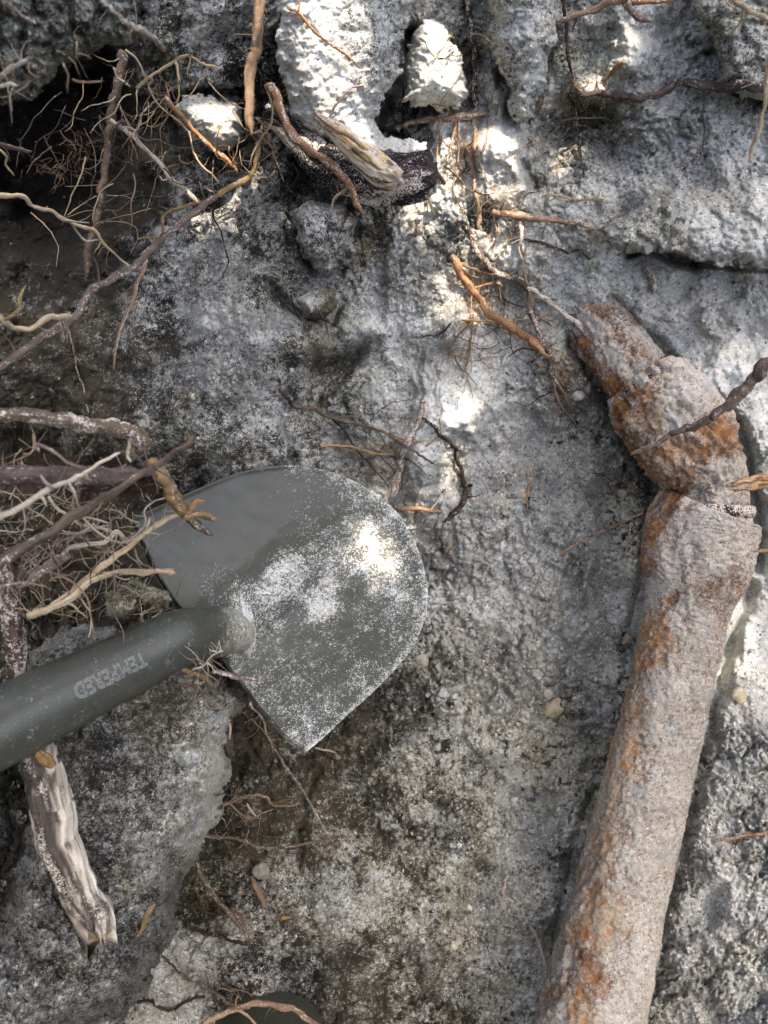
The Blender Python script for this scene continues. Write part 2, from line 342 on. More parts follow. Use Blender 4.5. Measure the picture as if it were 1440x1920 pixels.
PX, PY = np.meshgrid(ax, ay)
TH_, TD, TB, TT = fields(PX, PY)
edge = np.minimum(np.minimum(PX - GX0, GX1 - PX), np.minimum(PY - GY0, GY1 - PY))
V = pt(PX, PY, TH_).reshape(-1, 3)
nx, ny = len(ax), len(ay)
ii = np.arange(nx * ny).reshape(ny, nx)
Fc = np.stack([ii[1:, :-1], ii[1:, 1:], ii[:-1, 1:], ii[:-1, :-1]], -1).reshape(-1, 4)
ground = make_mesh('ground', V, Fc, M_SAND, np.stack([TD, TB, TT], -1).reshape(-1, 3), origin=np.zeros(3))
tag(ground, kind='structure')

# height raster that later things rest on
RS = 3.0
rgx = np.arange(-300, 1740, RS); rgy = np.arange(-300, 2220, RS)
RX, RY = np.meshgrid(rgx, rgy)
HR = np.zeros(RX.shape)
_fx = np.interp(RX[0], ax, np.arange(nx)); _fy = np.interp(RY[:, 0], ay, np.arange(ny))
HR = TH_[np.round(_fy).astype(int)[:, None], np.round(_fx).astype(int)[None, :]].copy()
def Hat(x, y):
    return float(bil(HR, np.array([float(x)]), np.array([float(y)]), -300.0, -300.0, RS)[0])

# forest floor round the pit, out to the horizon
def forest_floor():
    loop = [ii[0, j] for j in range(nx)] + [ii[i, -1] for i in range(1, ny)] + [ii[-1, j] for j in range(nx - 2, -1, -1)] + [ii[i, 0] for i in range(ny - 2, 0, -1)]
    B = V[loop]
    Wd = np.stack([B[:, 0], B[:, 1] * math.cos(TH) - B[:, 2] * math.sin(TH), B[:, 1] * math.sin(TH) + B[:, 2] * math.cos(TH)], -1)
    n = len(Wd); cen = np.array([0, 0])
    dirv = Wd[:, :2] - cen; dirv /= np.linalg.norm(dirv, axis=1)[:, None]
    LV = 0.72
    rings = [Wd + np.array([0, 0, -.004])]
    for off, t in ((.10, .35), (.20, .8), (.32, 1.), (.8, 1.), (2.5, 1.), (8., 1.), (30., 1.), (120., 1.)):
        r = Wd.copy(); r[:, :2] += dirv * off; r[:, 2] = Wd[:, 2] * (1 - t) + LV * t
        r[:, 2] += .03 * np.sin(r[:, 0] * 5) * np.cos(r[:, 1] * 4) * (off < 3)
        rings.append(r)
    A = np.concatenate(rings)
    # world -> bank, since make_mesh expects the bank frame
    Bk = np.stack([A[:, 0], A[:, 1] * math.cos(TH) + A[:, 2] * math.sin(TH), -A[:, 1] * math.sin(TH) + A[:, 2] * math.cos(TH)], -1)
    fs = []
    for k in range(len(rings) - 1):
        a = np.arange(n) + k * n; b = np.roll(np.arange(n), -1) + k * n
        fs.append(np.stack([a, b, b + n, a + n], -1))
    at = np.tile([[.35, .5, .6]], (len(A), 1)).astype(float)
    o = make_mesh('forest_floor', Bk, np.concatenate(fs)[:, ::-1], M_SAND, at, origin=np.zeros(3))
    tag(o, kind='structure')
forest_floor()

# ------------------------------------------------------------------ clods: closed lumps with a curled-over edge
def in_poly(x, y, poly):
    c = np.zeros(x.shape, bool); n = len(poly)
    for i in range(n):
        (x1, y1), (x2, y2) = poly[i], poly[(i + 1) % n]
        cond = ((y1 > y) != (y2 > y)) & (x < (x2 - x1) * (y - y1) / (y2 - y1 + 1e-12) + x1)
        c ^= cond
    return c
def clod(name, poly, hfun, thick, att, w=45.0, step=2.2, mat=M_SAND, seed=0, warp=7.0, rough=1.0, label=None, cat=None, group=None, lumpy=1.0, raise_map=True):
    """poly in px; hfun(x,y) height of the face; att(x,y)->(cover, brown, tone); edge rolls back over w px by thick"""
    global HR
    xs = [p[0] for p in poly]; ys = [p[1] for p in poly]
    gx = np.arange(min(xs) - 12, max(xs) + 12, step); gy = np.arange(min(ys) - 12, max(ys) + 12, step)
    X, Y = np.meshgrid(gx, gy)
    ux = X + fbm2(X / 32, Y / 32, 4, seed + 1, .6) * warp * 2; uy = Y + fbm2(X / 32, Y / 32, 4, seed + 2, .6) * warp * 2
    inside = in_poly(ux, uy, poly)
    d = seg_dist(ux, uy, poly + [poly[0]]); d = np.where(inside, d, 0)
    t = np.clip(d / w, 0, 1)
    prof = np.sqrt(np.clip(1 - (1 - t) ** 2, 0, 1))
    h = hfun(X, Y)
    g1, g2, gid = worley(X / 15, Y / 15, seed + 5)
    b1, b2, bid = worley((X + ux * .3) / 60, (Y + uy * .3) / 60, seed + 8)
    rel = (fbm2(X / 90, Y / 90, 3, seed + 11) * .008 + (sstep(0, .4, b2 - b1) - .6) * .004 + fbm2(X / 28, Y / 28, 4, seed + 12, .6) * .006
           + (sstep(0, .5, g2 - g1) - .5) * .0012 + fbm2(X / 5, Y / 5, 2, seed + 13, .7) * .0010) * rough * lumpy
    top = h - thick * (1 - prof) + rel * (.3 + .7 * prof)
    bot = h - thick * (1 + .6 * prof)
    idx = -np.ones(X.shape, int); m = inside & (d > 0)
    # keep cells whose four corners are inside
    cell = m[:-1, :-1] & m[1:, :-1] & m[:-1, 1:] & m[1:, 1:]
    use = np.zeros_like(m); use[:-1, :-1] |= cell; use[1:, :-1] |= cell; use[:-1, 1:] |= cell; use[1:, 1:] |= cell
    idx[use] = np.arange(use.sum())
    Vt = pt(X[use], Y[use], top[use]); n = len(Vt)
    a = idx[:-1, :-1][cell]; b = idx[:-1, 1:][cell]; c = idx[1:, 1:][cell]; e = idx[1:, :-1][cell]
    Ft = np.stack([e, c, b, a], -1)
    # back sheet, coarse walls along the border
    Vb = pt(X[use], Y[use], bot[use])
    Fb = np.stack([a, b, c, e], -1) + n
    ed = np.concatenate([np.stack([e, c], -1), np.stack([c, b], -1), np.stack([b, a], -1), np.stack([a, e], -1)])
    key = ed[:, 0].astype(np.int64) * n + ed[:, 1]; rev = ed[:, 1].astype(np.int64) * n + ed[:, 0]
    bd = ed[~np.isin(key, rev)]
    Fs = np.stack([bd[:, 1], bd[:, 0], bd[:, 0] + n, bd[:, 1] + n], -1)
    cov, br, tn = att(X[use], Y[use])
    cov = cov + fbm2(X[use] / 30, Y[use] / 30, 4, seed + 61, .6) * .22 + fbm2(X[use] / 9, Y[use] / 9, 3, seed + 71, .7) * .16 + rel[use] * 8
    tn = tn + .22 * fbm2(X[use] / 60, Y[use] / 60, 4, seed + 81)
    A = np.stack([cov, np.clip(br + fbm2(X[use] / 40, Y[use] / 40, 3, seed + 91) * .3, 0, 1), np.clip(tn, .2, 1.3)], -1)
    o = make_mesh(name, np.concatenate([Vt, Vb]), np.concatenate([Ft, Fb, Fs]), mat, np.concatenate([A, A]))
    if raise_map:
        fx = np.round((X[use] + 300) / RS).astype(int); fy = np.round((Y[use] + 300) / RS).astype(int)
        ok = (fx >= 0) & (fy >= 0) & (fx < HR.shape[1]) & (fy < HR.shape[0])
        np.maximum.at(HR, (fy[ok], fx[ok]), top[use][ok])
    tag(o, label, cat, group)
    return o
def const(c, b, t):
    return lambda x, y: (c + 0 * x, b + 0 * x, t + 0 * x)
def plane(h0, x0, y0, gx, gy):
    return lambda x, y: h0 + (x - x0) * gx + (y - y0) * gy
def att_pts(pts, s=60.0):
    A = np.array(pts, float)
    def f(x, y):
        w = 1.0 / (((x[:, None] - A[:, 0]) ** 2 + (y[:, None] - A[:, 1]) ** 2) + s * s) ** 1.8
        v = (w[..., None] * A[None, :, 2:]).sum(1) / w.sum(1)[:, None]
        return v[:, 0], v[:, 1], v[:, 2]
    return f

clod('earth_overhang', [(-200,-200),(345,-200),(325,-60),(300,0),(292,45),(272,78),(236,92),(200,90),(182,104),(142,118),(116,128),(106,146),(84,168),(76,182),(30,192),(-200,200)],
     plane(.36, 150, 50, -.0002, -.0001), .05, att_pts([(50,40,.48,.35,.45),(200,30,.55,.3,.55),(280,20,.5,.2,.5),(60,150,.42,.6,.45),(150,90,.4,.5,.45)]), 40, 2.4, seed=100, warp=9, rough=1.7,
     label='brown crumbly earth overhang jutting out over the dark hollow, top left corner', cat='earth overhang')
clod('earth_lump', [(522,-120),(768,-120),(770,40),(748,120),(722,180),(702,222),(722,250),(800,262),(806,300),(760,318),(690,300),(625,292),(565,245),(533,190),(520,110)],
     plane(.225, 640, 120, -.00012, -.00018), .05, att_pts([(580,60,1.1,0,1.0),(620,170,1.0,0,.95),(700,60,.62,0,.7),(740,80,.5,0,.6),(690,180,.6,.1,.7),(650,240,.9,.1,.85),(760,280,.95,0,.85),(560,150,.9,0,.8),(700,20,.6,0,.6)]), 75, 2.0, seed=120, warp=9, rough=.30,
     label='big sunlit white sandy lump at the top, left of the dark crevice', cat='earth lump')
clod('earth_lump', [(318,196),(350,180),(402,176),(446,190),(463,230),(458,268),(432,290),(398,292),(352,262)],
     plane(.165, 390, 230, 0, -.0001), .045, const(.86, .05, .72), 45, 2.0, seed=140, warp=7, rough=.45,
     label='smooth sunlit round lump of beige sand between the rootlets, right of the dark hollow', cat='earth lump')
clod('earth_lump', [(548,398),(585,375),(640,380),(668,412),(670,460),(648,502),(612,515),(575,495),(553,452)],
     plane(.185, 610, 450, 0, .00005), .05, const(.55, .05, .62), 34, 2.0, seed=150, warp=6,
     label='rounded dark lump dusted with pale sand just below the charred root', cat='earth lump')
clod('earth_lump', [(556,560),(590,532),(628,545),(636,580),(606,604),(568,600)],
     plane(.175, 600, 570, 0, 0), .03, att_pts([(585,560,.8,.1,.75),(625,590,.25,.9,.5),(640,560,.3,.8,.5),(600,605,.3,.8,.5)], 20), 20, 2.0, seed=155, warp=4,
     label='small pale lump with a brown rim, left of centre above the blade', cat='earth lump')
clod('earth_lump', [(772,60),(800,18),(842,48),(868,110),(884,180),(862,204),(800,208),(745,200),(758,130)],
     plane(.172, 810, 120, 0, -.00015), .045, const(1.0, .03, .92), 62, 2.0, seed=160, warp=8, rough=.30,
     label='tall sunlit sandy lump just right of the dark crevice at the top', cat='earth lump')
clod('earth_lump', [(905,-120),(1020,-120),(1046,40),(1034,130),(1002,215),(972,232),(950,170),(922,90)],
     plane(.178, 980, 100, 0, -.00015), .04, const(.70, .15, .62), 60, 2.0, seed=170, warp=10, rough=.7,
     label='grey earth buttress at the top centre between sunlit sand and the hanging dark root', cat='earth lump')
clod('earth_lump', [(1128,430),(1190,385),(1260,352),(1340,350),(1420,330),(1560,320),(1560,520),(1420,505),(1335,494),(1292,488),(1235,470),(1188,478),(1145,462)],
     plane(.160, 1300, 430, .00003, .0001), .028, att_pts([(1180,440,.66,.25,.55),(1250,400,.60,.4,.5),(1350,380,.78,.1,.65),(1400,440,.80,.1,.7),(1300,460,.74,.2,.65)]), 60, 2.2, seed=180, warp=8, rough=.8,
     label='brownish grey earth ledge over the dark crack, upper right', cat='earth lump')
clod('earth_lump', [(1300,-120),(1560,-120),(1560,215),(1440,195),(1392,182),(1352,150),(1342,92),(1300,20)],
     plane(.195, 1400, 80, 0, -.0001), .04, const(.62, .3, .55), 45, 2.2, seed=190, warp=7, rough=.8,
     label='smooth brownish grey block of earth in the top right corner', cat='earth lump')
# the two big clods at the lower left
clod('earth_clod', [(52,1215),(120,1178),(215,1168),(330,1200),(392,1255),(450,1296),(472,1322),(440,1350),(428,1400),(438,1445),(420,1500),(396,1556),(366,1612),(344,1662),(330,1730),(300,1802),(268,1872),(236,1908),(150,1935),(60,2060),(-200,2100),(-130,1900),(-20,1760),(12,1660),(36,1565),(46,1480),(36,1400),(44,1290)],
     plane(.275, 250, 1500, -.00016, -.00003), .13, att_pts([(200,1400,.36,.2,.40),(350,1300,.50,.6,.45),(300,1330,.40,.7,.4),(400,1330,.62,.2,.6),(400,1480,.72,.4,.75),(430,1440,.95,.3,.95),(415,1510,.9,.3,.95),(390,1560,.8,.4,.8),(345,1480,.5,.1,.45),(200,1550,.44,.1,.42),(300,1600,.42,.2,.42),(100,1750,.48,.1,.42),(50,1850,.5,.1,.45),(230,1750,.42,.1,.40),(150,1850,.46,.1,.42),(300,1480,.5,.1,.42),(380,1590,.75,.4,.7),(330,1700,.55,.3,.5)]), 75, 2.2, seed=200, warp=8, rough=1.1,
     label='large dark grey clod of earth below the shovel socket, lower left', cat='earth clod')
clod('earth_clod', [(-200,1360),(-20,1400),(16,1440),(18,1500),(32,1560),(4,1640),(-30,1705),(-200,1760)],
     plane(.27, 0, 1550, -.0002, 0), .08, const(.50, .1, .45), 40, 2.4, seed=220, warp=7, rough=1.1,
     label='sliver of grey clod at the left edge, across the black gap from the big clod', cat='earth clod')
clod('root_clump', [(190,1118),(225,1092),(262,1085),(300,1098),(325,1132),(298,1152),(250,1165),(205,1158)],
     plane(.235, 260, 1130, 0, 0), .04, att_pts([(220,1110,.45,1.0,.7),(280,1130,.6,.7,.7),(300,1150,.5,.5,.6)]), 26, 2.0, seed=230, warp=8, rough=1.8,
     label='yellow brown clump of rootlets and sand above the shovel socket', cat='root clump')

# ------------------------------------------------------------------ tubes
def catmull(pts, n):
    p = np.array(pts, float)
    if len(p) == 2: t = np.linspace(0, 1, n)[:, None]; return p[0] * (1 - t) + p[1] * t
    q = np.vstack([2 * p[0] - p[1], p, 2 * p[-1] - p[-2]])
    seg = len(p) - 1; u = np.linspace(0, seg - 1e-6, n); i = u.astype(int); t = (u - i)[:, None]
    p0, p1, p2, p3 = q[i], q[i + 1], q[i + 2], q[i + 3]
    return .5 * ((2 * p1) + (-p0 + p2) * t + (2 * p0 - 5 * p1 + 4 * p2 - p3) * t * t + (-p0 + 3 * p1 - 3 * p2 + p3) * t ** 3)
def tube(C, R, sides, disp=None):
    """C (n,3) centre line, R (n,) radii; disp(s_len, theta)-> factor array; returns verts, faces, S, T grids"""
    n = len(C); T = np.gradient(C, axis=0); T /= np.linalg.norm(T, axis=1)[:, None] + 1e-12
    nrm = np.cross(T[0], [0.3, 0.2, 1.0]); nrm /= np.linalg.norm(nrm)
    Ns = np.zeros_like(C)
    for i in range(n):
        nrm = nrm - T[i] * nrm.dot(T[i]); nrm /= np.linalg.norm(nrm); Ns[i] = nrm
    Bs = np.cross(T, Ns)
    s = np.concatenate([[0], np.cumsum(np.linalg.norm(np.diff(C, axis=0), axis=1))])
    th = np.linspace(0, 2 * math.pi, sides, endpoint=False)
    S, TT_ = np.meshgrid(s, th, indexing='ij')
    rr = np.repeat(R[:, None], sides, 1)
    if disp is not None: rr = rr * disp(S, TT_) if disp is not None else rr
    Vv = C[:, None, :] + rr[..., None] * (np.cos(TT_)[..., None] * Ns[:, None, :] + np.sin(TT_)[..., None] * Bs[:, None, :])
    Vv = Vv.reshape(-1, 3)
    k = np.arange(n * sides).reshape(n, sides)
    a = k[:-1]; b = np.roll(k, -1, 1)[:-1]; c = np.roll(k, -1, 1)[1:]; d = k[1:]
    Fq = np.stack([a, b, c, d], -1).reshape(-1, 4)
    m = len(Vv)
    Vv = np.vstack([Vv, C[0] - T[0] * R[0] * .4, C[-1] + T[-1] * R[-1] * .5])
    caps = [[m, k[0, (j + 1) % sides], k[0, j], k[0, j]] for j in range(sides)]
    fc = [tuple(map(int, q)) for q in Fq] + [(m, int(k[0, (j + 1) % sides]), int(k[0, j])) for j in range(sides)] + [(m + 1, int(k[-1, j]), int(k[-1, (j + 1) % sides])) for j in range(sides)]
    return Vv, fc, S, TT_, (T, Ns, Bs)

RC = {  # bark colours, real base colours
 'cream': (.38, .30, .185), 'pale': (.36, .31, .24), 'orange': (.25, .14, .07), 'brown': (.105, .080, .058), 'dark': (.04, .027, .02), 'tan': (.24, .165, .105),
 'grey': (.15, .115, .09), 'gold': (.25, .17, .08), 'pink': (.155, .115, .09), 'purple': (.085, .065, .055)}
SANDC = np.array([.50, .45, .40])
def root_mesh(pts3, r0, r1, colour, sides=7, seed=0, dust=.25, knob=.16, wig=1.0, seglen=.0022):
    pts3 = np.array(pts3, float)
    L = np.linalg.norm(np.diff(pts3, axis=0), axis=1).sum()
    n = int(np.clip(L / seglen, 6, 160))
    C = catmull(pts3, n)
    s = np.linspace(0, L, n)
    rg = np.random.default_rng(seed)
    R = np.linspace(r0, r1, n)
    amp = max(r0, r1) * .40 * wig + .0006 * wig
    for k in range(3):
        C[:, k] += amp * fbm2(s / .013 + seed * 3.1, np.full(n, k * 7.7), 4, seed + k, .7) * 1.5
    R = R * (1 + knob * fbm2(s / .006, np.full(n, 3.3), 3, seed + 5) * 2)
    # nodes
    for q in range(int(L / .03)):
        c = rg.uniform(0, L); R = R * (1 + rg.uniform(.0, .18) * np.exp(-((s - c) / (.0012 + R.mean() * .7)) ** 2))
    ends = np.clip(np.minimum(1, (L - s) / (r1 * 2 + 1e-6)), .35, 1); R = R * ends
    disp = lambda S, T: 1 + .13 * fbm2(np.cos(T) * 2 + 5, np.sin(T) * 2 + S / .005, 3, seed + 8) * 1.6
    Vv, Fc_, S, T, fr = tube(C, R, sides, disp)
    base = np.array(RC[colour]) if isinstance(colour, str) else np.array(colour)
    Tr, Sr = T.ravel(), S.ravel(); cx, cy = np.cos(Tr) * 1.6 + 5, np.sin(Tr) * 1.6 + 5
    k = .55 + .75 * vn2(cx * 2.2, cy * 2.2 + Sr / .016, seed + 20) + .35 * (vn2(cx, Sr / .0018 + cy, seed + 21) - .5)
    k = k * (.75 + .5 * vn2(Sr / .02, Tr * 0, seed + 22))
    col = base[None] * k[:, None]
    # bark has come off in places and shows paler or darker wood
    pe = sstep(.60, .72, vn2(cx * 1.4, cy * 1.4 + Sr / .010, seed + 23))[:, None]
    alt = base * np.array([1.35, 1.25, 1.0]) if seed % 2 else base * np.array([.55, .5, .48])
    col = col * (1 - .6 * pe) + alt[None] * pe * .6
    dm = np.clip(dust * 1.15 + fbm2(cx * 1.5, cy * 1.5 + Sr / .010, 3, seed + 24) * .55, 0, .95) if dust > .02 else 0 * Sr
    col = np.concatenate([col, dm[:, None]], 1)
    col = np.vstack([col, col[0], col[-1]])
    return Vv, Fc_, col, C, R
ROOT_ID = [0]
def lift(pts, mode, a, b):
    """px points -> 3-D; mode 'on': a..b metres above what lies there; 'at': absolute heights a..b"""
    out = []; n = len(pts)
    for i, p in enumerate(pts):
        t = i / (n - 1); v = a * (1 - t) + b * t
        h = Hat(p[0], p[1]) + v if mode == 'on' else v
        out.append(h)
    out = np.array(out)
    if mode == 'on' and n > 2:
        sm = out.copy(); sm[1:-1] = np.maximum(out[1:-1], .25 * out[:-2] + .5 * out[1:-1] + .25 * out[2:]); out = sm
    return [P(p[0], p[1], h) for p, h in zip(pts, out)]
def root(label, colour, r0, r1, pts, mode='on', a=.003, b=.003, br=(), hairs=0, dust=.25, cat='root', name='root', sides=8, knob=.16, group=None, wig=1.0):
    """r0, r1 radii in px (1440-wide); br: (colour, r0, r1, pts, a, b) rootlets, heights by the same rule"""
    ROOT_ID[0] += 13; sd = ROOT_ID[0]
    p3 = lift(pts, mode, a, b)
    z0 = (DIST - p3[0][2]) / F; z1 = (DIST - p3[-1][2]) / F
    if mode == 'on':   # bedded: centre line sits about a radius up
        p3 = [q + np.array([0, 0, r0 * z0 * .3]) for q in p3]
    Vv, Fc_, col, C, R = root_mesh(p3, r0 * z0, r1 * z1, colour, sides, sd, dust, knob, wig)
    o = make_mesh(name, Vv, Fc_, M_ROOT, col, origin=p3[0])
    tag(o, label, cat, group)
    for j, q in enumerate(br):
        cc, q0, q1, qp, qa, qb = q
        g = lift(qp, mode, qa, qb)
        g[0] = C[np.argmin(np.linalg.norm(C - g[0], axis=1))]
        zz = (DIST - g[0][2]) / F
        v2, f2, c2, _, _ = root_mesh(g, q0 * zz, q1 * zz, cc, 6, sd + 100 + j, dust, .2)
        make_mesh('rootlet', v2 - p3[0], f2, M_ROOT, c2, parent=o)
    if name == 'root': hairs = int(hairs * 1.3 + 5)
    if hairs:
        hair_mesh(o, C, R, hairs, sd, colour, p3[0])
    return o
def hairs_geo(starts, dirs, lens, rads, colour, seed, curl=.6):
    rg = np.random.default_rng(seed); VV = []; FF = []; CC = []; off = 0
    for s0, d0, L, r in zip(starts, dirs, lens, rads):
        n = 6; p = [np.array(s0, float)]; d = np.array(d0, float); d /= np.linalg.norm(d) + 1e-9
        for k in range(n - 1):
            d = d + rg.normal(0, curl * .5, 3) * np.array([1, 1, .5]) + np.array([0, -.06, -.03]); d /= np.linalg.norm(d)
            p.append(p[-1] + d * L / (n - 1))
        p = np.array(p); T = np.gradient(p, axis=0); T /= np.linalg.norm(T, axis=1)[:, None] + 1e-9
        a = np.cross(T, [0, 0, 1.0]); a /= np.linalg.norm(a, axis=1)[:, None] + 1e-9; b = np.cross(T, a)
        rr = r * np.linspace(1, .4, n)
        ring = [p + rr[:, None] * (math.cos(w) * a + math.sin(w) * b) for w in (0, 2.094, 4.189)]
        v = np.stack(ring, 1).reshape(-1, 3); VV.append(v)
        for k in range(n - 1):
            for j in range(3):
                FF.append((off + k * 3 + j, off + k * 3 + (j + 1) % 3, off + (k + 1) * 3 + (j + 1) % 3, off + (k + 1) * 3 + j))
        off += len(v)
        c = np.array(RC[colour] if isinstance(colour, str) else colour) * rg.uniform(.6, 1.3); CC.append(np.tile(c, (len(v), 1)))
    return np.concatenate(VV), np.array(FF), np.concatenate(CC)
def hair_mesh(parent, C, R, n, seed, colour, origin):
    rg = np.random.default_rng(seed + 7)
    i = rg.integers(1, len(C) - 1, n)
    T = C[np.minimum(i + 1, len(C) - 1)] - C[i - 1]; T /= np.linalg.norm(T, axis=1)[:, None] + 1e-9
    side = np.cross(T, [0, 0, 1]) * rg.choice([-1, 1], n)[:, None] + T * rg.uniform(-.3, .6, n)[:, None] + np.array([0, 0, 1]) * rg.uniform(-.2, .6, n)[:, None]
    v, f, c = hairs_geo(C[i], side, rg.uniform(.004, .022, n), rg.uniform(.0002, .00045, n), colour, seed)
    o = make_mesh('root_hairs', v - origin, f, M_ROOT, c, parent=parent)
    o['kind'] = 'stuff'

# ------------------------------------------------------------------ the pipe
def pipe_sec(name, cl, parent, origin, sides=150, n=None, cover=None, seed=0, lump=1.0):
    """cl: (px, py, h, r_px)"""
    A = np.array([list(P(p[0], p[1], p[2])) + [p[3] * (DIST - p[2]) / F, p[0], p[1]] for p in cl])
    L = np.linalg.norm(np.diff(A[:, :3], axis=0), axis=1).sum()
    n = n or int(L / .0011)
    D = catmull(A, n); C = D[:, :3]; R = D[:, 3]
    def disp(S, T):
        X = np.cos(T) * 3.0 + 9; Yy = np.sin(T) * 3.0 + 9
        crust = fbm2(X * 1.4 + S / .05, Yy * 1.4 - S / .02, 4, seed, .6)
        grain = fbm2(T * 22, S / .0020, 3, seed + 3, .75)
        patch = sstep(-.10, .06, crust + .1)
        fine = fbm2(T * 12, S / .004, 3, seed + 4, .6)
        f = 1 + .040 * patch + .022 * grain + .015 * crust + .045 * fine + .05 * fbm2(X * 1.2 + S / .05, Yy * 1.2 + S / .06, 2, seed + 12)
        return 1 + (f - 1) * lump + (lump - 1) * .05 * fbm2(X * 1.0 + S / .018, Yy * 1.0 - S / .02, 3, seed + 15)
    Vv, Fc_, S, T, fr = tube(C, R, sides, disp)
    # attributes from where each point is seen (px,py) so that rust patches lie as on the real pipe
    Z = DIST - Vv[:, 2]; qx = Vv[:, 0] / Z * F + 720; qy = 960 - Vv[:, 1] / Z * F
    cov, br, tn = cover(qx, qy)
    X = np.cos(T.ravel()) * 3.0 + 9; Yy = np.sin(T.ravel()) * 3.0 + 9; Sr = S.ravel()
    ex = np.array([0.0, 0.0]); 
    crust = np.concatenate([fbm2(X * 1.4 + Sr / .05, Yy * 1.4 - Sr / .02, 4, seed, .6), ex])
    fin = np.concatenate([fbm2(T.ravel() * 12, Sr / .004, 3, seed + 4, .6), ex])
    cov = cov + crust * .30 + fin * .28
    br = np.clip(br + fbm2(qx / 14, qy / 14, 3, seed + 6) * .55, 0, 1)
    tn = np.clip(tn + fbm2(qx / 40, qy / 40, 3, seed + 7) * .2, .3, 1.3)
    return make_mesh(name, Vv - origin, Fc_, M_PIPE, np.stack([cov, br, tn], -1), parent=parent), C, R
cov_pts = att_pts([
 (1095,555,.28,.1,.8),(1080,600,.9,0,.8),(1120,560,.85,0,.8),(1120,580,.34,.1,.8),(1165,625,.42,.05,.8),(1200,655,.36,.1,.8),(1230,680,.5,.1,.8),(1210,630,.85,0,.8),(1110,620,.95,0,.8),(1150,670,.95,0,.8),(1190,700,.9,0,.8),(1160,720,.12,.4,.8),(1180,745,.10,.35,.8),(1085,640,.25,.3,.8),(1120,690,.35,.4,.8),
 (1150,540,.8,0,.8),(1230,650,.8,0,.8),
 (1270,720,1.0,0,.85),(1310,740,1.0,0,.85),(1210,790,.45,.2,.85),(1230,790,.35,.9,.8),(1260,800,.95,0,.85),(1200,820,.35,.2,.8),(1230,860,.35,.7,.8),(1265,835,.45,.8,.8),(1290,860,.55,.5,.8),(1310,820,.35,.3,.8),
 (1345,815,.30,.5,.8),(1365,835,.3,.2,.8),(1320,860,.35,.3,.8),(1290,890,.4,.3,.8),(1270,920,.3,.5,.8),(1350,880,.95,0,.9),(1385,870,.7,.1,.8),(1310,930,.75,.1,.85),(1360,940,.8,.1,.85),(1395,920,.6,.2,.7),
 (1225,1000,.35,.8,.8),(1215,1060,.3,.6,.8),(1250,1050,.9,0,.9),(1300,1000,.9,0,.75),(1350,1050,.85,0,.75),(1400,1030,.75,.1,.75),(1240,1100,.95,0,.95),(1260,1120,.35,.3,.8),(1310,1090,.5,.5,.8),(1360,1085,.5,.2,.6),(1280,1160,.8,0,.8),(1230,1180,.35,.8,.8),
 (1300,1200,.75,.1,.72),(1340,1200,.7,0,.65),(1210,1240,.4,.6,.8),(1250,1280,.85,0,.75),(1300,1300,.8,0,.7),(1180,1340,.45,.7,.8),(1240,1400,.85,0,.75),(1160,1420,.45,.9,.8),(1290,1400,.78,0,.65),(1140,1500,.6,.8,.8),
 (1200,1500,.85,0,.78),(1260,1550,.85,0,.75),(1120,1560,.55,.7,.7),(1180,1620,.88,0,.8),(1150,1640,.6,.6,.8),(1100,1660,.6,.5,.6),(1180,1650,.7,.1,.8),(1220,1700,.88,0,.8),(1120,1700,.55,1.,.8),(1110,1750,.42,1.,.8),(1125,1740,.45,1.,.8),(1100,1800,.30,.2,.7),(1090,1850,.3,.3,.7),(1110,1840,.4,.4,.7),(1080,1900,.32,.9,.7),
 (1160,1800,.9,0,.82),(1200,1850,.88,0,.8),(1060,1800,.85,0,.65),(1150,1900,.9,0,.85),(1050,1900,.7,0,.6),(1070,1700,.7,.4,.6)], 16.0)
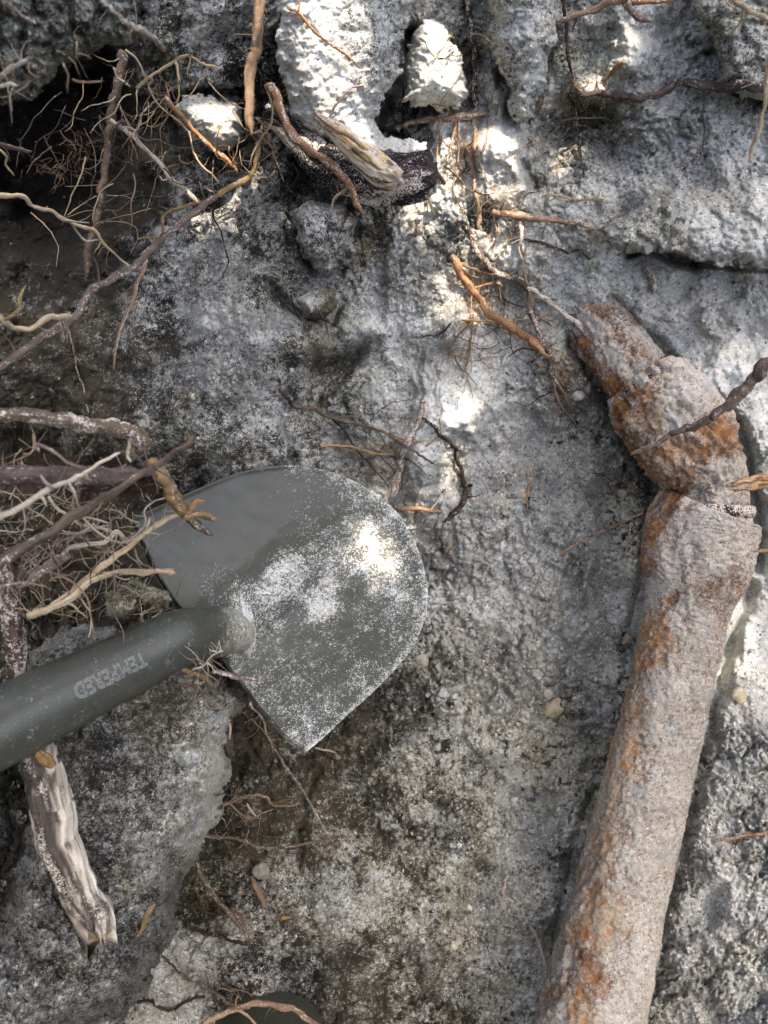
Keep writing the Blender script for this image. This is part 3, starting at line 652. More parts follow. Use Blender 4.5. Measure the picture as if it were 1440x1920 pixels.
def build_pipe():
    org = P(1305, 1000, .10)
    root_o = empty('sewer_pipe', org)
    tag(root_o, 'old rusty pipe crusted with sand running down the right side of the pit', 'pipe')
    up, C, R = pipe_sec('upper_pipe', [(1040,500,-.01,48),(1085,560,.022,52),(1120,608,.050,54),(1155,655,.066,55),(1195,708,.080,56),(1228,745,.090,56)], root_o, org, 120, None, cov_pts, 300, lump=1.5)
    pipe_sec('elbow', [(1205,717,.092,58),(1209,722,.093,72),(1216,731,.094,78),(1236,757,.098,81),(1262,792,.104,85),(1288,828,.107,86),(1308,860,.106,79),(1322,886,.104,67),(1329,912,.102,61),(1330,942,.101,60),(1325,975,.100,61),(1321,1000,.100,61)], root_o, org, 160, None, cov_pts, 320, lump=1.9)
    pipe_sec('main_pipe', [(1324,957,.100,66),(1323,962,.100,80),(1320,970,.100,93),(1313,1005,.101,97),(1306,1050,.102,96),(1301,1085,.102,90),(1293,1116,.101,77),(1282,1165,.100,71),(1272,1220,.100,70),(1258,1280,.100,71),(1240,1360,.100,72),
              (1217,1450,.102,74),(1195,1540,.104,76),(1173,1630,.107,79),(1148,1740,.112,84),(1126,1830,.117,88),(1104,1930,.122,92),(1073,2080,.13,97),(1038,2250,.14,101)], root_o, org, 170, None, cov_pts, 340, lump=.85)
    for (cx, cy, h, r, dx, dy, w) in ((1205, 717, .093, 64, .62, .78, .0045), (1326, 957, .100, 77, -.05, 1.0, .0036)):
        c0 = P(cx, cy, h); z = (DIST - h) / F
        ang = np.linspace(0, 2 * math.pi, 97)[:-1]
        axd = np.array([dx, -dy, .0]); axd /= np.linalg.norm(axd)
        u = np.cross(axd, [0, 0, 1.0]); u /= np.linalg.norm(u); v = np.cross(axd, u)
        rm = r * z; ring = []; S = 12
        for a in ang:
            e = math.cos(a) * u + math.sin(a) * v
            rw = rm * (1 + .03 * math.sin(a * 5) + .012 * math.sin(a * 13))
            for k in range(S):
                b = 2 * math.pi * k / S
                ring.append(c0 + e * (rw + w * math.cos(b)) + axd * (w * 1.5 * math.sin(b)))
        ring = np.array(ring); ring = ring + (fbm2(ring[:, 0] * 160, ring[:, 1] * 160 + ring[:, 2] * 90, 4, 7)[:, None] * .0012); k = np.arange(96 * S).reshape(96, S)
        Fq = np.stack([k, np.roll(k, -1, 1), np.roll(np.roll(k, -1, 1), -1, 0), np.roll(k, -1, 0)], -1).reshape(-1, 4)
        dd = sstep(-.22, .05, fbm2(ring[:, 0] * 45 + 3, ring[:, 1] * 45 + ring[:, 2] * 30, 4, 5, .6)) * .95
        c = np.concatenate([np.tile([.022, .022, .022], (len(ring), 1)), (.20 + .38 * dd)[:, None]], 1)
        make_mesh('rubber_ring', ring - org, Fq, M_ROOT, c, parent=root_o)
build_pipe()

# ------------------------------------------------------------------ the shovel
def build_shovel():
    org = P(425, 1185, .225)
    sh = empty('shovel', org)
    tag(sh, 'olive grey steel digging shovel with a rounded blade dusted with sand', 'shovel')
    # blade outline (px), from one shoulder round the point to the other
    outl = [(243,974),(330,934),(400,904),(455,884),(510,874),(560,873),(610,882),(655,898),(700,924),(742,958),(770,1000),(790,1048),(801,1096),(801,1140),(790,1180),(768,1222),(735,1262),(695,1302),(650,1342),(608,1382),(572,1412)]
    back = [(545,1396),(512,1362),(482,1328),(458,1292),(432,1262),(405,1215),(372,1168),(330,1138),(304,1102),(280,1062),(262,1022)]
    ring = np.vstack([catmull(outl, 150), catmull([outl[-1]] + back + [outl[0]], 90)[1:-1]])
    n = len(ring); M = 60
    ctr = np.array([530.0, 1130.0])
    def bh(x, y):
        # axis of the blade runs from the socket (400,1195) towards (740,960)
        ux, uy = .80, -.60
        a = ((x - 402) * ux + (y - 1193) * uy) / 420.0          # 0 at the socket, 1 at the point
        c = ((x - 402) * .6 + (y - 1193) * .8) / 272.0          # across, -1..1
        dish = .020 * c * c - .010 * (1 - np.clip(a, 0, 1)) * np.exp(-(c / .16) ** 2) * -1.6
        return .208 - .050 * a + dish + .012 * np.clip(a, 0, 1.2) ** 2
    V1 = []; 
    ts = np.linspace(0, 1, M) ** .9
    X = ctr[0] + (ring[:, 0] - ctr[0])[None] * ts[1:, None]; Y = ctr[1] + (ring[:, 1] - ctr[1])[None] * ts[1:, None]
    h = bh(X, Y) + fbm2(X / 40, Y / 40, 3, 8) * .0008
    h = h + .0012 * sstep(.965, 1.0, ts[1:, None])
    # shoulders fold away from the camera along the back edge (the rolled step)
    kk = np.arange(n); isback = (kk >= 150)
    fold = sstep(.955, 1.0, ts[1:, None]) * isback[None] * .010
    h = h - fold
    top = np.vstack([np.array([P(ctr[0], ctr[1], float(bh(np.array(ctr[0]), np.array(ctr[1]))))]), pt(X, Y, h).reshape(-1, 3)])
    bot = top.copy(); bot[:, 2] -= .0020
    m = len(top)
    fs = []
    for j in range(n): fs.append((0, 1 + (j + 1) % n, 1 + j))
    idx = 1 + np.arange((M - 1) * n).reshape(M - 1, n)
    a = idx[:-1]; b = np.roll(idx, -1, 1)[:-1]; c = np.roll(idx, -1, 1)[1:]; d = idx[1:]
    q = np.stack([a, b, c, d], -1).reshape(-1, 4)
    fs += [tuple(map(int, r)) for r in q]
    fs += [tuple(m + int(v) for v in reversed(f)) for f in fs[:]]
    for j in range(n):
        e0, e1 = int(idx[-1, j]), int(idx[-1, (j + 1) % n]); fs.append((e0, e1, m + e1, m + e0))
    DP = [(300,1000,.02,.5,.7),(380,950,.06,.5,.7),(450,920,.12,.5,.7),(400,1030,.10,.5,.7),(340,1090,.06,.5,.7),(500,1000,.12,.4,.7),(545,940,.25,.3,.7),(600,900,.42,.2,.8),(690,925,.55,.1,.8),(640,980,.45,.1,.9),
          (690,1000,.85,0,1.0),(720,1050,.80,0,1.),(670,1050,.75,0,1.),(740,1010,.55,0,.8),(780,1080,.55,0,.9),(790,1130,.60,0,.9),(740,1100,.70,0,.9),(660,1110,.40,.1,.8),(520,1078,1.0,0,.9),(548,1084,.95,0,.9),(600,1112,1.0,0,.9),(575,1098,.5,0,.9),(598,1140,1.,0,.9),(490,1120,.75,0,1.),
          (480,1060,.20,.3,.8),(410,1080,.42,.3,.8),(400,1110,.40,.3,.8),(460,1130,.78,0,1.0),(480,1160,.72,0,1.),(460,1200,.62,0,.9),(470,1250,.55,.1,.8),(510,1200,.48,.1,.8),(570,1200,.42,.1,.8),(640,1180,.34,.2,.8),(620,1260,.42,.1,.8),(700,1230,.45,.1,.8),
          (760,1190,.55,.1,.85),(540,1280,.50,.1,.85),(560,1350,.62,0,.9),(600,1340,.55,0,.9),(510,1330,.55,.1,.8),(650,1320,.55,.1,.8),(690,1290,.55,.1,.8),(550,1150,.40,.1,.8),(700,1160,.45,.1,.8)]
    f = att_pts(DP, 15.0)
    XX = np.concatenate([[ctr[0]], X.ravel()]); YY = np.concatenate([[ctr[1]], Y.ravel()])
    cov, br, tn = f(XX, YY)
    rimd = np.concatenate([[0], (sstep(.93, 1, ts[1:, None]) * (~isback)[None] * (X > 480)).ravel()])
    al = (XX * .8 - YY * .6); ac = (XX * .6 + YY * .8)
    cov = cov * .84 - .16 + fbm2(al / 90, ac / 7, 4, 46, .6) * .16 + fbm2(XX / 26, YY / 26, 4, 44, .6) * .20 + rimd * .25
    A = np.stack([cov, br, tn], -1); A = np.vstack([A, np.tile([0, .5, .7], (m, 1))])
    make_mesh('blade', np.vstack([top, bot]) - org, fs, M_STEEL, A, parent=sh)
    # loose grains and little heaps on the blade
    rg = np.random.default_rng(5); K = 26000
    gx = rg.uniform(250, 800, K); gy = rg.uniform(875, 1410, K)
    ok = in_poly(gx, gy, [tuple(p) for p in ring[::4]]); gx, gy = gx[ok], gy[ok]
    cv, _, _ = f(gx, gy); cv = cv * .9 - .13 + fbm2(gx / 24, gy / 24, 4, 44, .6) * .30
    keep = rg.uniform(0, 1, len(gx)) < np.clip((cv - .10) * .9, 0, 1) ** 1.6; gx, gy, cv = gx[keep], gy[keep], cv[keep]
    heap = .0035 * sstep(.65, 1.05, cv) * rg.uniform(0, 1, len(gx))
    c3 = pt(gx, gy, bh(gx, gy) + .0004 + heap)
    sz = rg.uniform(.0002, .0005, len(gx)) * (1 + .8 * (rg.uniform(0, 1, len(gx)) > .96))
    base = np.array([(1, 0, 0), (-1, 0, 0), (0, 1, 0), (0, -1, 0), (0, 0, 1), (0, 0, -1)], float)
    vv = c3[:, None] + base[None] * sz[:, None, None] * rg.uniform(.6, 1.3, (len(gx), 6, 1))
    of = np.array([(0, 2, 4), (2, 1, 4), (1, 3, 4), (3, 0, 4), (2, 0, 5), (1, 2, 5), (3, 1, 5), (0, 3, 5)])
    ff = (of[None] + 6 * np.arange(len(gx))[:, None, None]).reshape(-1, 3)
    cc = np.array([.56, .51, .42])[None] * rg.uniform(.5, 1.35, (len(gx), 1)); dk = rg.uniform(0, 1, len(gx)) < .07; cc[dk] *= .15
    g = make_mesh('loose_sand', vv.reshape(-1, 3), ff, M_STONE, np.repeat(cc, 6, 0), smooth=False)
    tag(g, 'loose pale sand grains scattered over the shovel blade', 'sand', kind='stuff')
    rg2 = np.random.default_rng(9); t_ = np.linspace(0, 2 * math.pi, 72, endpoint=False); rr_ = np.linspace(0, 1, 14)
    A_, R_ = np.meshgrid(t_, rr_); ca_, sa_ = np.cos(A_), np.sin(A_)
    rad = 1 + .35 * fbm2(ca_ * 2 + 5, sa_ * 2 + 5, 3, 66)
    sx_ = 462 + R_ * rad * (ca_ * 40 * .35 + sa_ * 62 * .2); sy_ = 1178 + R_ * rad * (-ca_ * 10 + sa_ * 62)
    hh_ = bh(sx_, sy_) + .0058 * (1 - R_ ** 2) - .0004 + fbm2(sx_ / 7, sy_ / 7, 3, 67, .7) * .0011
    vv_ = pt(sx_, sy_, hh_).reshape(-1, 3); id_ = np.arange(14 * 72).reshape(14, 72)
    f_ = np.stack([id_[:-1], id_[1:], np.roll(id_, -1, 1)[1:], np.roll(id_, -1, 1)[:-1]], -1).reshape(-1, 4)
    sp_ = make_mesh('sand_pile', vv_, f_, M_SAND, np.stack([.98 - .45 * R_.ravel() ** 3, 0 * R_.ravel(), .85 + 0 * R_.ravel()], -1))
    tag(sp_, 'ridge of packed pale sand lying on the blade against the end of the socket', 'sand pile')
    # step: bent-over shoulder flange on the upper side
    fl = catmull([(243,974),(262,1022),(280,1062),(304,1102),(326,1135)], 30)
    in_ = np.array([list(P(x, y, float(bh(np.array(x), np.array(y))) + .0012)) for x, y in fl])
    outp = np.array([list(P(x - 17 + 5 * t, y + 14 - 4 * t, float(bh(np.array(x), np.array(y))) - .012)) for (x, y), t in zip(fl, np.linspace(0, 1, 30))])
    st = np.concatenate([in_, outp, outp - [0, 0, .002], in_ - [0, 0, .0025]]); k = np.arange(30)
    fq = []
    for (p0, p1) in ((0, 1), (1, 2), (2, 3), (3, 0)):
        for i in range(29): fq.append((p0 * 30 + i, p0 * 30 + i + 1, p1 * 30 + i + 1, p1 * 30 + i))
    fq += [(0, 30, 60, 90), (29, 119, 89, 59)]
    make_mesh('foot_step', st - org, fq, M_STEEL, np.tile([.12, .5, .7], (120, 1)), smooth=False, parent=sh)
    # socket: a tapering tube that flattens into the blade
    pA = P(333, 1198, .268); pB = P(0, 1363, .345); dirv = (pB - pA) / np.linalg.norm(pB - pA)
    cl = [P(462, 1200, .1965), P(450, 1194, .2035), P(428, 1184, .218), P(400, 1186, .232), P(368, 1192, .250), pA] + [pA + (pB - pA) * t for t in (.25, .5, .75, 1., 1.5, 2.2)]
    rr = [.0070, .0140, .0180, .0200, .0205, .0208, .0218, .0228, .0237, .0245, .0250, .0252]
    Cc = catmull(np.array([list(c_) + [r_] for c_, r_ in zip(cl, rr)]), 170)
    def sdisp(S, T): return 1 + .010 * fbm2(T * 2, S / .02, 3, 9) + .003 * fbm2(T * 9, S / .003, 2, 19)
    Vv, Fc_, S, T, fr = tube(Cc[:, :3], Cc[:, 3], 80, sdisp)
    Z = DIST - Vv[:, 2]; qx = Vv[:, 0] / np.maximum(Z, .05) * F + 720
    cov = np.where(qx > 405, .55 * sstep(395, 450, qx), .0) + .11 + fbm2(qx / 20, Vv[:, 1] * 60, 4, 3, .65) * .24
    make_mesh('socket', Vv - org, Fc_, M_STEEL, np.stack([cov, .5 + 0 * cov, .7 + 0 * cov], -1), parent=sh)
    # wooden handle above the socket, going up out of the pit
    e = Cc[-1, :3]; d_ = (Cc[-1, :3] - Cc[-5, :3]); d_ /= np.linalg.norm(d_)
    hp = np.array([e - d_ * .03, e + d_ * .2, e + d_ * .5, e + d_ * .8])
    Vh, Fh, S2, T2, _ = tube(catmull(hp, 60), np.full(60, .0195), 40)
    make_mesh('wooden_handle', Vh - org, Fh, M_ROOT, np.tile([.40, .26, .13], (len(Vh), 1)), parent=sh)
    # stamped word, upside down on the socket, reading towards the handle
    tcu = bpy.data.curves.new('lettering', 'FONT'); tcu.body = 'TEMPERED'; tcu.size = 1.0; tcu.align_x = 'CENTER'; tcu.align_y = 'CENTER'; tcu.space_character = 1.02
    tcu.resolution_u = 2
    to = bpy.data.objects.new('lettering_source', tcu); COL.objects.link(to)
    bpy.context.view_layer.update()
    dg = bpy.context.evaluated_depsgraph_get(); tm = to.evaluated_get(dg).to_mesh()
    tv = np.zeros(len(tm.vertices) * 3, np.float32); tm.vertices.foreach_get('co', tv); tv = tv.reshape(-1, 3)
    ed = [tuple(e_.vertices) for e_ in tm.edges]; tf = [tuple(p.vertices) for p in tm.polygons]
    cnt = {}
    for p in tf:
        for i_ in range(len(p)):
            k_ = tuple(sorted((p[i_], p[(i_ + 1) % len(p)]))); cnt[k_] = cnt.get(k_, 0) + 1
    to.to_mesh_clear() if hasattr(to, 'to_mesh_clear') else None
    bpy.data.objects.remove(to)
    # outline strokes only (a worn stamp): a thin raised band along each letter edge
    W = tv[:, 0].max() - tv[:, 0].min(); Hh = tv[:, 1].max() - tv[:, 1].min()
    t0_, t1_ = .27, .665                                  # along pA->pB
    Lw = np.linalg.norm(pB - pA)
    camp = np.array([0, 0, DIST])
    def wrap(u, v, lift_):
        # u in -.5..... along the word, v across
        t = (t0_ + t1_) / 2 + u * (t1_ - t0_)
        c0 = pA + (pB - pA) * t; r = np.interp(t, [0, .25, .5, .75, 1.], [.0208, .0218, .0228, .0237, .0245]) * 1.004 + lift_
        toc = camp - c0; toc -= dirv * toc.dot(dirv); toc /= np.linalg.norm(toc)
        side = np.cross(dirv, toc)                         # points up-left or down-right in the picture
        if side[1] > 0: side = -side                       # now pointing down in the picture
        phi = .06 + v
        return c0 + r * (math.cos(phi) * toc + math.sin(phi) * side)
    vs = []; fss = []
    hw = .040 
    def up_side(u, v, l): return wrap(u, v, l)
    for (i_, j_), c_ in cnt.items():
        if c_ != 1 or random.random() < .03: continue
        a_ = np.array([tv[i_, 0] / W, tv[i_, 1] / Hh * .42]); b_ = np.array([tv[j_, 0] / W, tv[j_, 1] / Hh * .42])
        if np.linalg.norm(a_ - b_) < 1e-6: continue
        dd = (b_ - a_) / np.linalg.norm((b_ - a_) * [8, 1]); pn = np.array([-(b_ - a_)[1] / 3.2, (b_ - a_)[0] * 3.2]); pn = pn / (np.linalg.norm(pn * [3.2, 1]) + 1e-9) * .018
        o0 = len(vs)
        for q_ in (a_ - pn, a_ + pn, b_ + pn, b_ - pn): vs.append(wrap(q_[0], q_[1], .00035))
        fss.append((o0, o0 + 1, o0 + 2, o0 + 3))
    make_mesh('lettering', np.array(vs) - org, fss, M_ROOT, np.tile([.19, .195, .175], (len(vs), 1)), smooth=False, parent=sh)
build_shovel()

# ------------------------------------------------------------------ wood pieces
def wood(name, label, cat, pts, rad, ramp, seed, sides=72, fib=.14, mode='at', a=.2, b=.2, jag=.9, flat=1.0, endcol=None, dust=.15):
    p3 = lift(pts, mode, a, b); A = np.array([list(p) + [r * (DIST - p[2]) / F] for p, r in zip(p3, rad)])
    n = 110; D = catmull(A, n); C = D[:, :3]; R = D[:, 3]
    C = C + np.stack([fbm2(np.linspace(0, 6, n), np.full(n, 1.), 3, seed + k) for k in range(3)], 1) * R.mean() * .18
    def disp(S, T):
        f = 1 + fib * fbm2(np.cos(T) * 3.5 + 9, np.sin(T) * 3.5 + 9 + S / .08, 4, seed, .65) * 1.6 + fib * .5 * fbm2(T * 9, S / .03, 3, seed + 1) + .06 * fbm2(np.cos(T) * 5 + 9, np.sin(T) * 5 + S / .006, 3, seed + 2)
        f = f * (1 + (flat - 1) * np.cos(T) ** 2)
        return f
    Vv, Fc_, S, T, fr = tube(C, R, sides, disp)
    # splintered end: slide end rings along the axis by fibre noise
    m = n * sides; L = S.max()
    e = sstep(.82, 1.0, (S / L).ravel()); sl = (vn2(T.ravel() * 4, 0 * T.ravel(), seed + 9) - .5 + .6 * (vn2(T.ravel() * 11, 0 * T.ravel(), seed + 10) - .5))
    Vv[:m] += (fr[0][-1][None] * (e * sl * R[-1] * 1.6 * jag)[:, None])
    cxw, cyw = np.cos(T.ravel()), np.sin(T.ravel())
    kf = vn2(cxw * 3 + 9, cyw * 3 + 9 + S.ravel() / .03, seed + 3) * .32 + .18 * vn2(T.ravel() * 9, S.ravel() / .014, seed + 4) + .50 * vn2(cxw * 9 + 30, cyw * 9 + 9 + S.ravel() / .006, seed + 5)
    kf = np.clip((kf - .5) * 1.8 + .5, 0, 1)
    if seed == 441: kf = np.clip(kf * .6 + .62 * sstep(.35, .95, np.abs(Vv[:m, 0] - np.repeat(C[:, 0], sides)) / R.mean()) - .05 + .25 * sstep(.6, 1, (S / L).ravel()), 0, 1)
    kk = np.array([r_[0] for r_ in ramp]); cc = np.array([r_[1] for r_ in ramp])
    col = np.stack([np.interp(kf, kk, cc[:, i]) for i in range(3)], 1)
    dm = np.clip(dust + fbm2(cxw * 2 + 9, cyw * 2 + 9 + S.ravel() / .02, 4, seed + 6) * .7, 0, .95)
    col = np.vstack([col, cc[0], np.array(endcol) if endcol else cc[-1]]); col = np.concatenate([col, np.concatenate([dm, [0, 0]])[:, None]], 1)
    o = make_mesh(name, Vv, Fc_, M_ROOT, col, origin=p3[0]); tag(o, label, cat)
    return o
wood('charred_root', 'thick black charred root end poking out under the white sandy lump', 'root',
     [(505,205),(560,258),(620,305),(690,330),(750,334),(804,324)], [22, 30, 36, 40, 42, 36],
     [(0, (.006, .005, .006)), (.55, (.02, .016, .016)), (.8, (.03, .025, .024)), (1, (.07, .06, .055))], 401, a=.165, b=.195, jag=.35, endcol=(.05, .035, .03), dust=.34, fib=.16)
wood('broken_root', 'broken yellowish wood stub with a blunt pale end on the white lump', 'root',
     [(598,222),(635,252),(680,290),(715,322),(742,336)], [8, 17, 23, 26, 20],
     [(0, (.07, .045, .03)), (.3, (.22, .15, .09)), (.5, (.48, .34, .13)), (.75, (.42, .38, .33)), (1, (.6, .55, .45))], 421, a=.222, b=.262, jag=.7, endcol=(.4, .34, .26), fib=.09, dust=.33)
wood('broken_root', 'splintered bleached wood stub with cream fibres on the large dark clod', 'root',
     [(66,1370),(84,1470),(100,1540),(125,1620),(155,1690),(182,1745)], [36, 44, 46, 42, 40, 34],
     [(0, (.035, .03, .025)), (.38, (.09, .075, .06)), (.55, (.28, .24, .185)), (.75, (.50, .45, .35)), (1, (.70, .65, .53))], 441, a=.300, b=.305, jag=1.2, fib=.13, flat=.8, endcol=(.5, .36, .16))
wood('wood_knot', 'orange brown knot of wood between the shovel socket and the bleached stub', 'wood',
     [(70,1412),(85,1424),(98,1436)], [8, 11, 7], [(0, (.10, .055, .03)), (.5, (.19, .11, .045)), (1, (.28, .18, .08))], 461, sides=30, a=.335, b=.332, jag=.4)

# ------------------------------------------------------------------ roots
exec_roots = True
R = root
# hanging in front of the hollow, top left
R('hairy dark brown root hanging down through the dark hollow', 'brown', 9, 6, [(232,100),(222,150),(212,200),(204,250),(199,300),(192,350),(187,390),(178,430),(166,470),(163,525)], 'at', .13, .10,
  br=[('brown',4,2,[(199,258),(215,240),(228,226),(240,232)],.13,.14),('grey',3,1.5,[(165,470),(182,500),(185,540)],.10,.08)], hairs=60, dust=.1)
R('cream wavy root entering from the left edge below the hollow', 'cream', 5, 2.5, [(-20,364),(20,366),(45,370),(58,384),(90,392),(120,410),(150,424),(178,432),(192,452),(218,476),(248,503)], 'at', .20, .12,
  br=[('pale',2.5,1,[(120,410),(145,414),(168,418)],.17,.16),('cream',2.5,1,[(182,436),(188,455),(176,476)],.14,.13),('pale',3,1.5,[(125,445),(150,441),(165,452),(185,450)],.14,.13)], dust=.1)
R('knobbly whitish grey root slanting down from the hanging dark root', 'pale', 4, 5, [(208,226),(228,240),(252,258),(280,285),(304,308),(318,332),(345,353),(372,380)], 'at', .13, .13,
  br=[('grey',3,1.5,[(250,256),(262,232),(268,212),(285,195),(300,185)],.13,.12),('pale',2.5,1,[(230,240),(250,242),(258,248)],.13,.13),('pale',2,1,[(318,332),(305,338),(298,328)],.13,.13),('pale',1.8,1,[(300,305),(306,290),(312,282)],.13,.13)], hairs=18, dust=.35)
R('thin cream root looping down beside the sunlit round lump', 'cream', 2.2, 1.4, [(235,94),(255,108),(272,140),(285,150),(278,165),(300,200),(326,222),(352,248),(362,282),(378,310),(400,330),(413,345)], 'at', .19, .15, dust=.05)
R('straight tan root leaning across the sunlit round lump', 'orange', 5, 4, [(308,183),(330,208),(356,236),(384,264),(410,288),(432,308),(448,326)], 'at', .19, .15,
  br=[('gold',1.5,.8,[(404,285),(408,250),(414,232)],.18,.18),('tan',2,1,[(316,190),(312,165),(310,155)],.19,.19)], hairs=14, dust=.1)
R('forked cream rootlet lying across the crumbly earth above the round lump', 'cream', 2.8, 2.4, [(257,163),(285,140),(318,120),(350,106),(378,118),(408,127)], 'at', .18, .17,
  br=[('cream',2,1.2,[(350,106),(358,96)],.18,.19),('cream',2.4,1.6,[(330,118),(334,140),(336,168),(331,198)],.18,.17),('cream',1.5,1,[(352,112),(352,145)],.18,.17)], dust=.05)
R('short cream root stub at the mouth of the hollow left of the forked rootlet', 'cream', 2.6, 2, [(212,126),(222,145),(246,162)], 'at', .15, .14, dust=.1)
R('pinkish root curving down the front of the brown overhang', 'pale', 3.2, 5, [(190,2),(215,22),(240,44),(270,60),(290,75),(310,94)], 'on', .003, .006, br=[('pale',2,1,[(198,8),(212,22),(222,24)],.004,.004)], hairs=8, dust=.2)
R('small cream hook-shaped rootlet hanging from the overhang', 'cream', 2, 1.6, [(139,66),(144,84),(140,108)], 'on', .004, .006, dust=.05)
R('thick pale root stub poking up at the left edge on the overhang', 'pale', 5, 4, [(-20,158),(0,146),(26,126),(52,113)], 'on', .006, .012, dust=.3)
R('lower white root stub at the left edge under the thick pale stub', 'pale', 4, 3, [(-20,168),(0,164),(20,158),(34,161)], 'on', .006, .008, dust=.4)
R('blurry pink and white root at the top left corner of the overhang', 'pink', 4, 4, [(5,2),(30,22),(48,34),(66,48)], 'on', .008, .008, dust=.3)
R('reddish root tip entering the hollow from the left edge', 'pink', 6, 3, [(-20,266),(10,272),(30,278),(56,287)], 'at', .20, .16, br=[('cream',3,2,[(0,270),(12,292),(10,308),(26,330)],.20,.17)], dust=.05)
R('long greyish brown root sweeping from the centre left down to the left edge', 'grey', 6, 8, [(404,372),(378,388),(346,414),(310,440),(278,472),(250,500),(215,518),(182,536),(160,560),(148,590),(110,612),(60,648),(0,690),(-30,712)], 'at', .17, .30,
  br=[('gold',3,2.5,[(378,384),(345,388),(318,398),(306,410),(308,440)],.17,.18),('gold',2.5,1.2,[(285,466),(270,446),(258,448)],.18,.18)], dust=.15)
R('golden root arching from the thick hanging twig to the long greyish root', 'gold', 5, 5, [(484,268),(482,298),(474,322),(452,342),(428,356),(404,370)], 'at', .17, .17, dust=.1,
  br=[('dark',2.5,1.2,[(404,372),(400,400),(415,440),(428,490),(415,520)],.16,.15),('grey',2,1,[(395,375),(398,340),(400,300)],.17,.15)])
R('pale knotty root curving in from the left edge under the long greyish root', 'cream', 6, 5, [(-20,580),(5,598),(25,612),(55,616),(82,600),(108,594),(138,594)], 'at', .33, .28, br=[('gold',4,2,[(18,608),(35,580),(38,560),(50,534)],.33,.30)], dust=.15)
R('orange cream root dangling with a pointed tip, left of centre', 'tan', 4, 2.2, [(276,474),(268,505),(256,530),(250,560),(236,590),(224,622),(218,655),(213,692)], 'at', .19, .21, dust=.2)
R('faint thin root trailing down the brown wall at left', 'grey', 2, 1.4, [(120,598),(136,640),(144,690),(158,730),(166,775)], 'on', .002, .002, dust=.2)
R('thick brown twig hanging straight down from the top edge into the sunlight', 'tan', 11, 8, [(489,-40),(487,10),(482,60),(480,95),(470,125),(468,170),(468,210),(471,252)], 'at', .24, .20, dust=.08, sides=12, knob=.10, wig=.5)
R('thin cream root bending like a bow beside the thick hanging twig', 'cream', 2.2, 1.5, [(498,158),(506,184),(512,212),(506,235),(490,258),(474,292),(467,316)], 'at', .20, .17, dust=.05)
R('thin tan rootlet running down right from the thick hanging twig tip', 'gold', 3, 1.5, [(480,222),(495,240),(506,268),(516,298),(534,340)], 'at', .19, .15, dust=.15)
R('orange barked root bending along the edge of the charred root', 'orange', 9, 6, [(505,160),(518,182),(526,212),(545,245),(570,270),(596,290),(622,310),(642,330),(656,350),(668,374),(681,400)], 'at', .235, .215,
  br=[('cream',3,1.6,[(655,350),(640,360),(628,374),(621,392)],.215,.20)], dust=.25, sides=12)
R('thin orange root lying on the bright white lump', 'orange', 3, 2.5, [(540,15),(560,26),(580,48),(600,66),(622,84),(642,100),(660,114)], 'on', .006, .006, br=[('orange',2,1,[(556,22),(562,4),(560,-10)],.008,.008),('gold',2,1,[(642,100),(670,122),(682,130)],.005,.002)], dust=.15)
R('pinkish rootlet arching over the grey side of the white lump', 'pink', 2.5, 1.8, [(681,162),(660,164),(648,178),(632,196),(622,212),(612,228)], 'on', .005, .003, dust=.15)
R('brown slender stick lying along the top of the broken yellow stub', 'tan', 4, 4, [(592,212),(615,232),(640,248),(662,262),(690,280)], 'at', .262, .262, dust=.15)
R('orange stick half buried level in white sand, upper centre', 'orange', 4, 7, [(738,240),(765,234),(800,226),(850,221),(912,214)], 'on', .002, .004,
  br=[('orange',3,1.2,[(823,224),(822,250),(820,275),(818,305)],.004,.003),('tan',3,1.5,[(855,221),(852,250),(844,278),(838,310)],.004,.003),('orange',2,1,[(858,240),(862,265),(860,300),(866,318)],.004,.003)], dust=.35, sides=10)
R('tan rootlet hanging from the right part of the buried orange stick', 'tan', 4, 4, [(887,222),(892,250),(890,275),(884,300),(889,340),(894,370),(898,405),(897,430)], 'on', .006, .003, hairs=10, dust=.2)
R('fibrous dark root running down the grey groove at top centre', 'dark', 5, 4, [(872,-10),(880,35),(888,80),(892,130),(888,170),(893,200)], 'on', .006, .004, hairs=30, dust=.35,
  br=[('tan',2.4,1.2,[(884,60),(905,66),(922,80)],.008,.005),('cream',2.2,1.2,[(878,140),(880,165),(878,190)],.007,.004)])
R('cream hooked rootlet on the tall sunlit lump', 'cream', 2, 1.2, [(852,75),(842,68),(832,84),(820,100),(812,112)], 'on', .005, .003, dust=.05)
R('dark purple brown root winding in from the right edge, upper right', 'purple', 5, 10, [(1092,178),(1130,176),(1165,180),(1200,186),(1232,178),(1255,164),(1280,156),(1310,158),(1350,163),(1400,160),(1470,166)], 'on', .006, .014,
  br=[('brown',2.5,1.5,[(1332,166),(1322,190),(1318,215),(1320,250),(1316,282)],.009,.004),('grey',2,1,[(1300,160),(1288,170),(1282,176)],.010,.006)], dust=.12, sides=10, knob=.10)
R('thin dark root hanging down beside the small sunlit spot', 'dark', 3.5, 2, [(1052,-10),(1060,30),(1062,80),(1072,130),(1080,180),(1080,220),(1086,262),(1090,300),(1092,332)], 'on', .010, .005, hairs=34, dust=.2,
  br=[('grey',2,1,[(1082,240),(1100,238),(1112,245)],.008,.006),('grey',2.4,1,[(1075,215),(1055,228),(1030,240)],.008,.005),('grey',2,1,[(1122,200),(1140,225),(1158,248)],.006,.003)])
R('brown branch arching along the top edge, upper right', 'tan', 4, 8, [(1042,42),(1070,32),(1100,22),(1135,8),(1165,-2),(1200,-20)], 'at', .20, .23, dust=.2, sides=10, br=[('dark',2.5,1,[(1085,28),(1078,45),(1072,62)],.20,.18)])
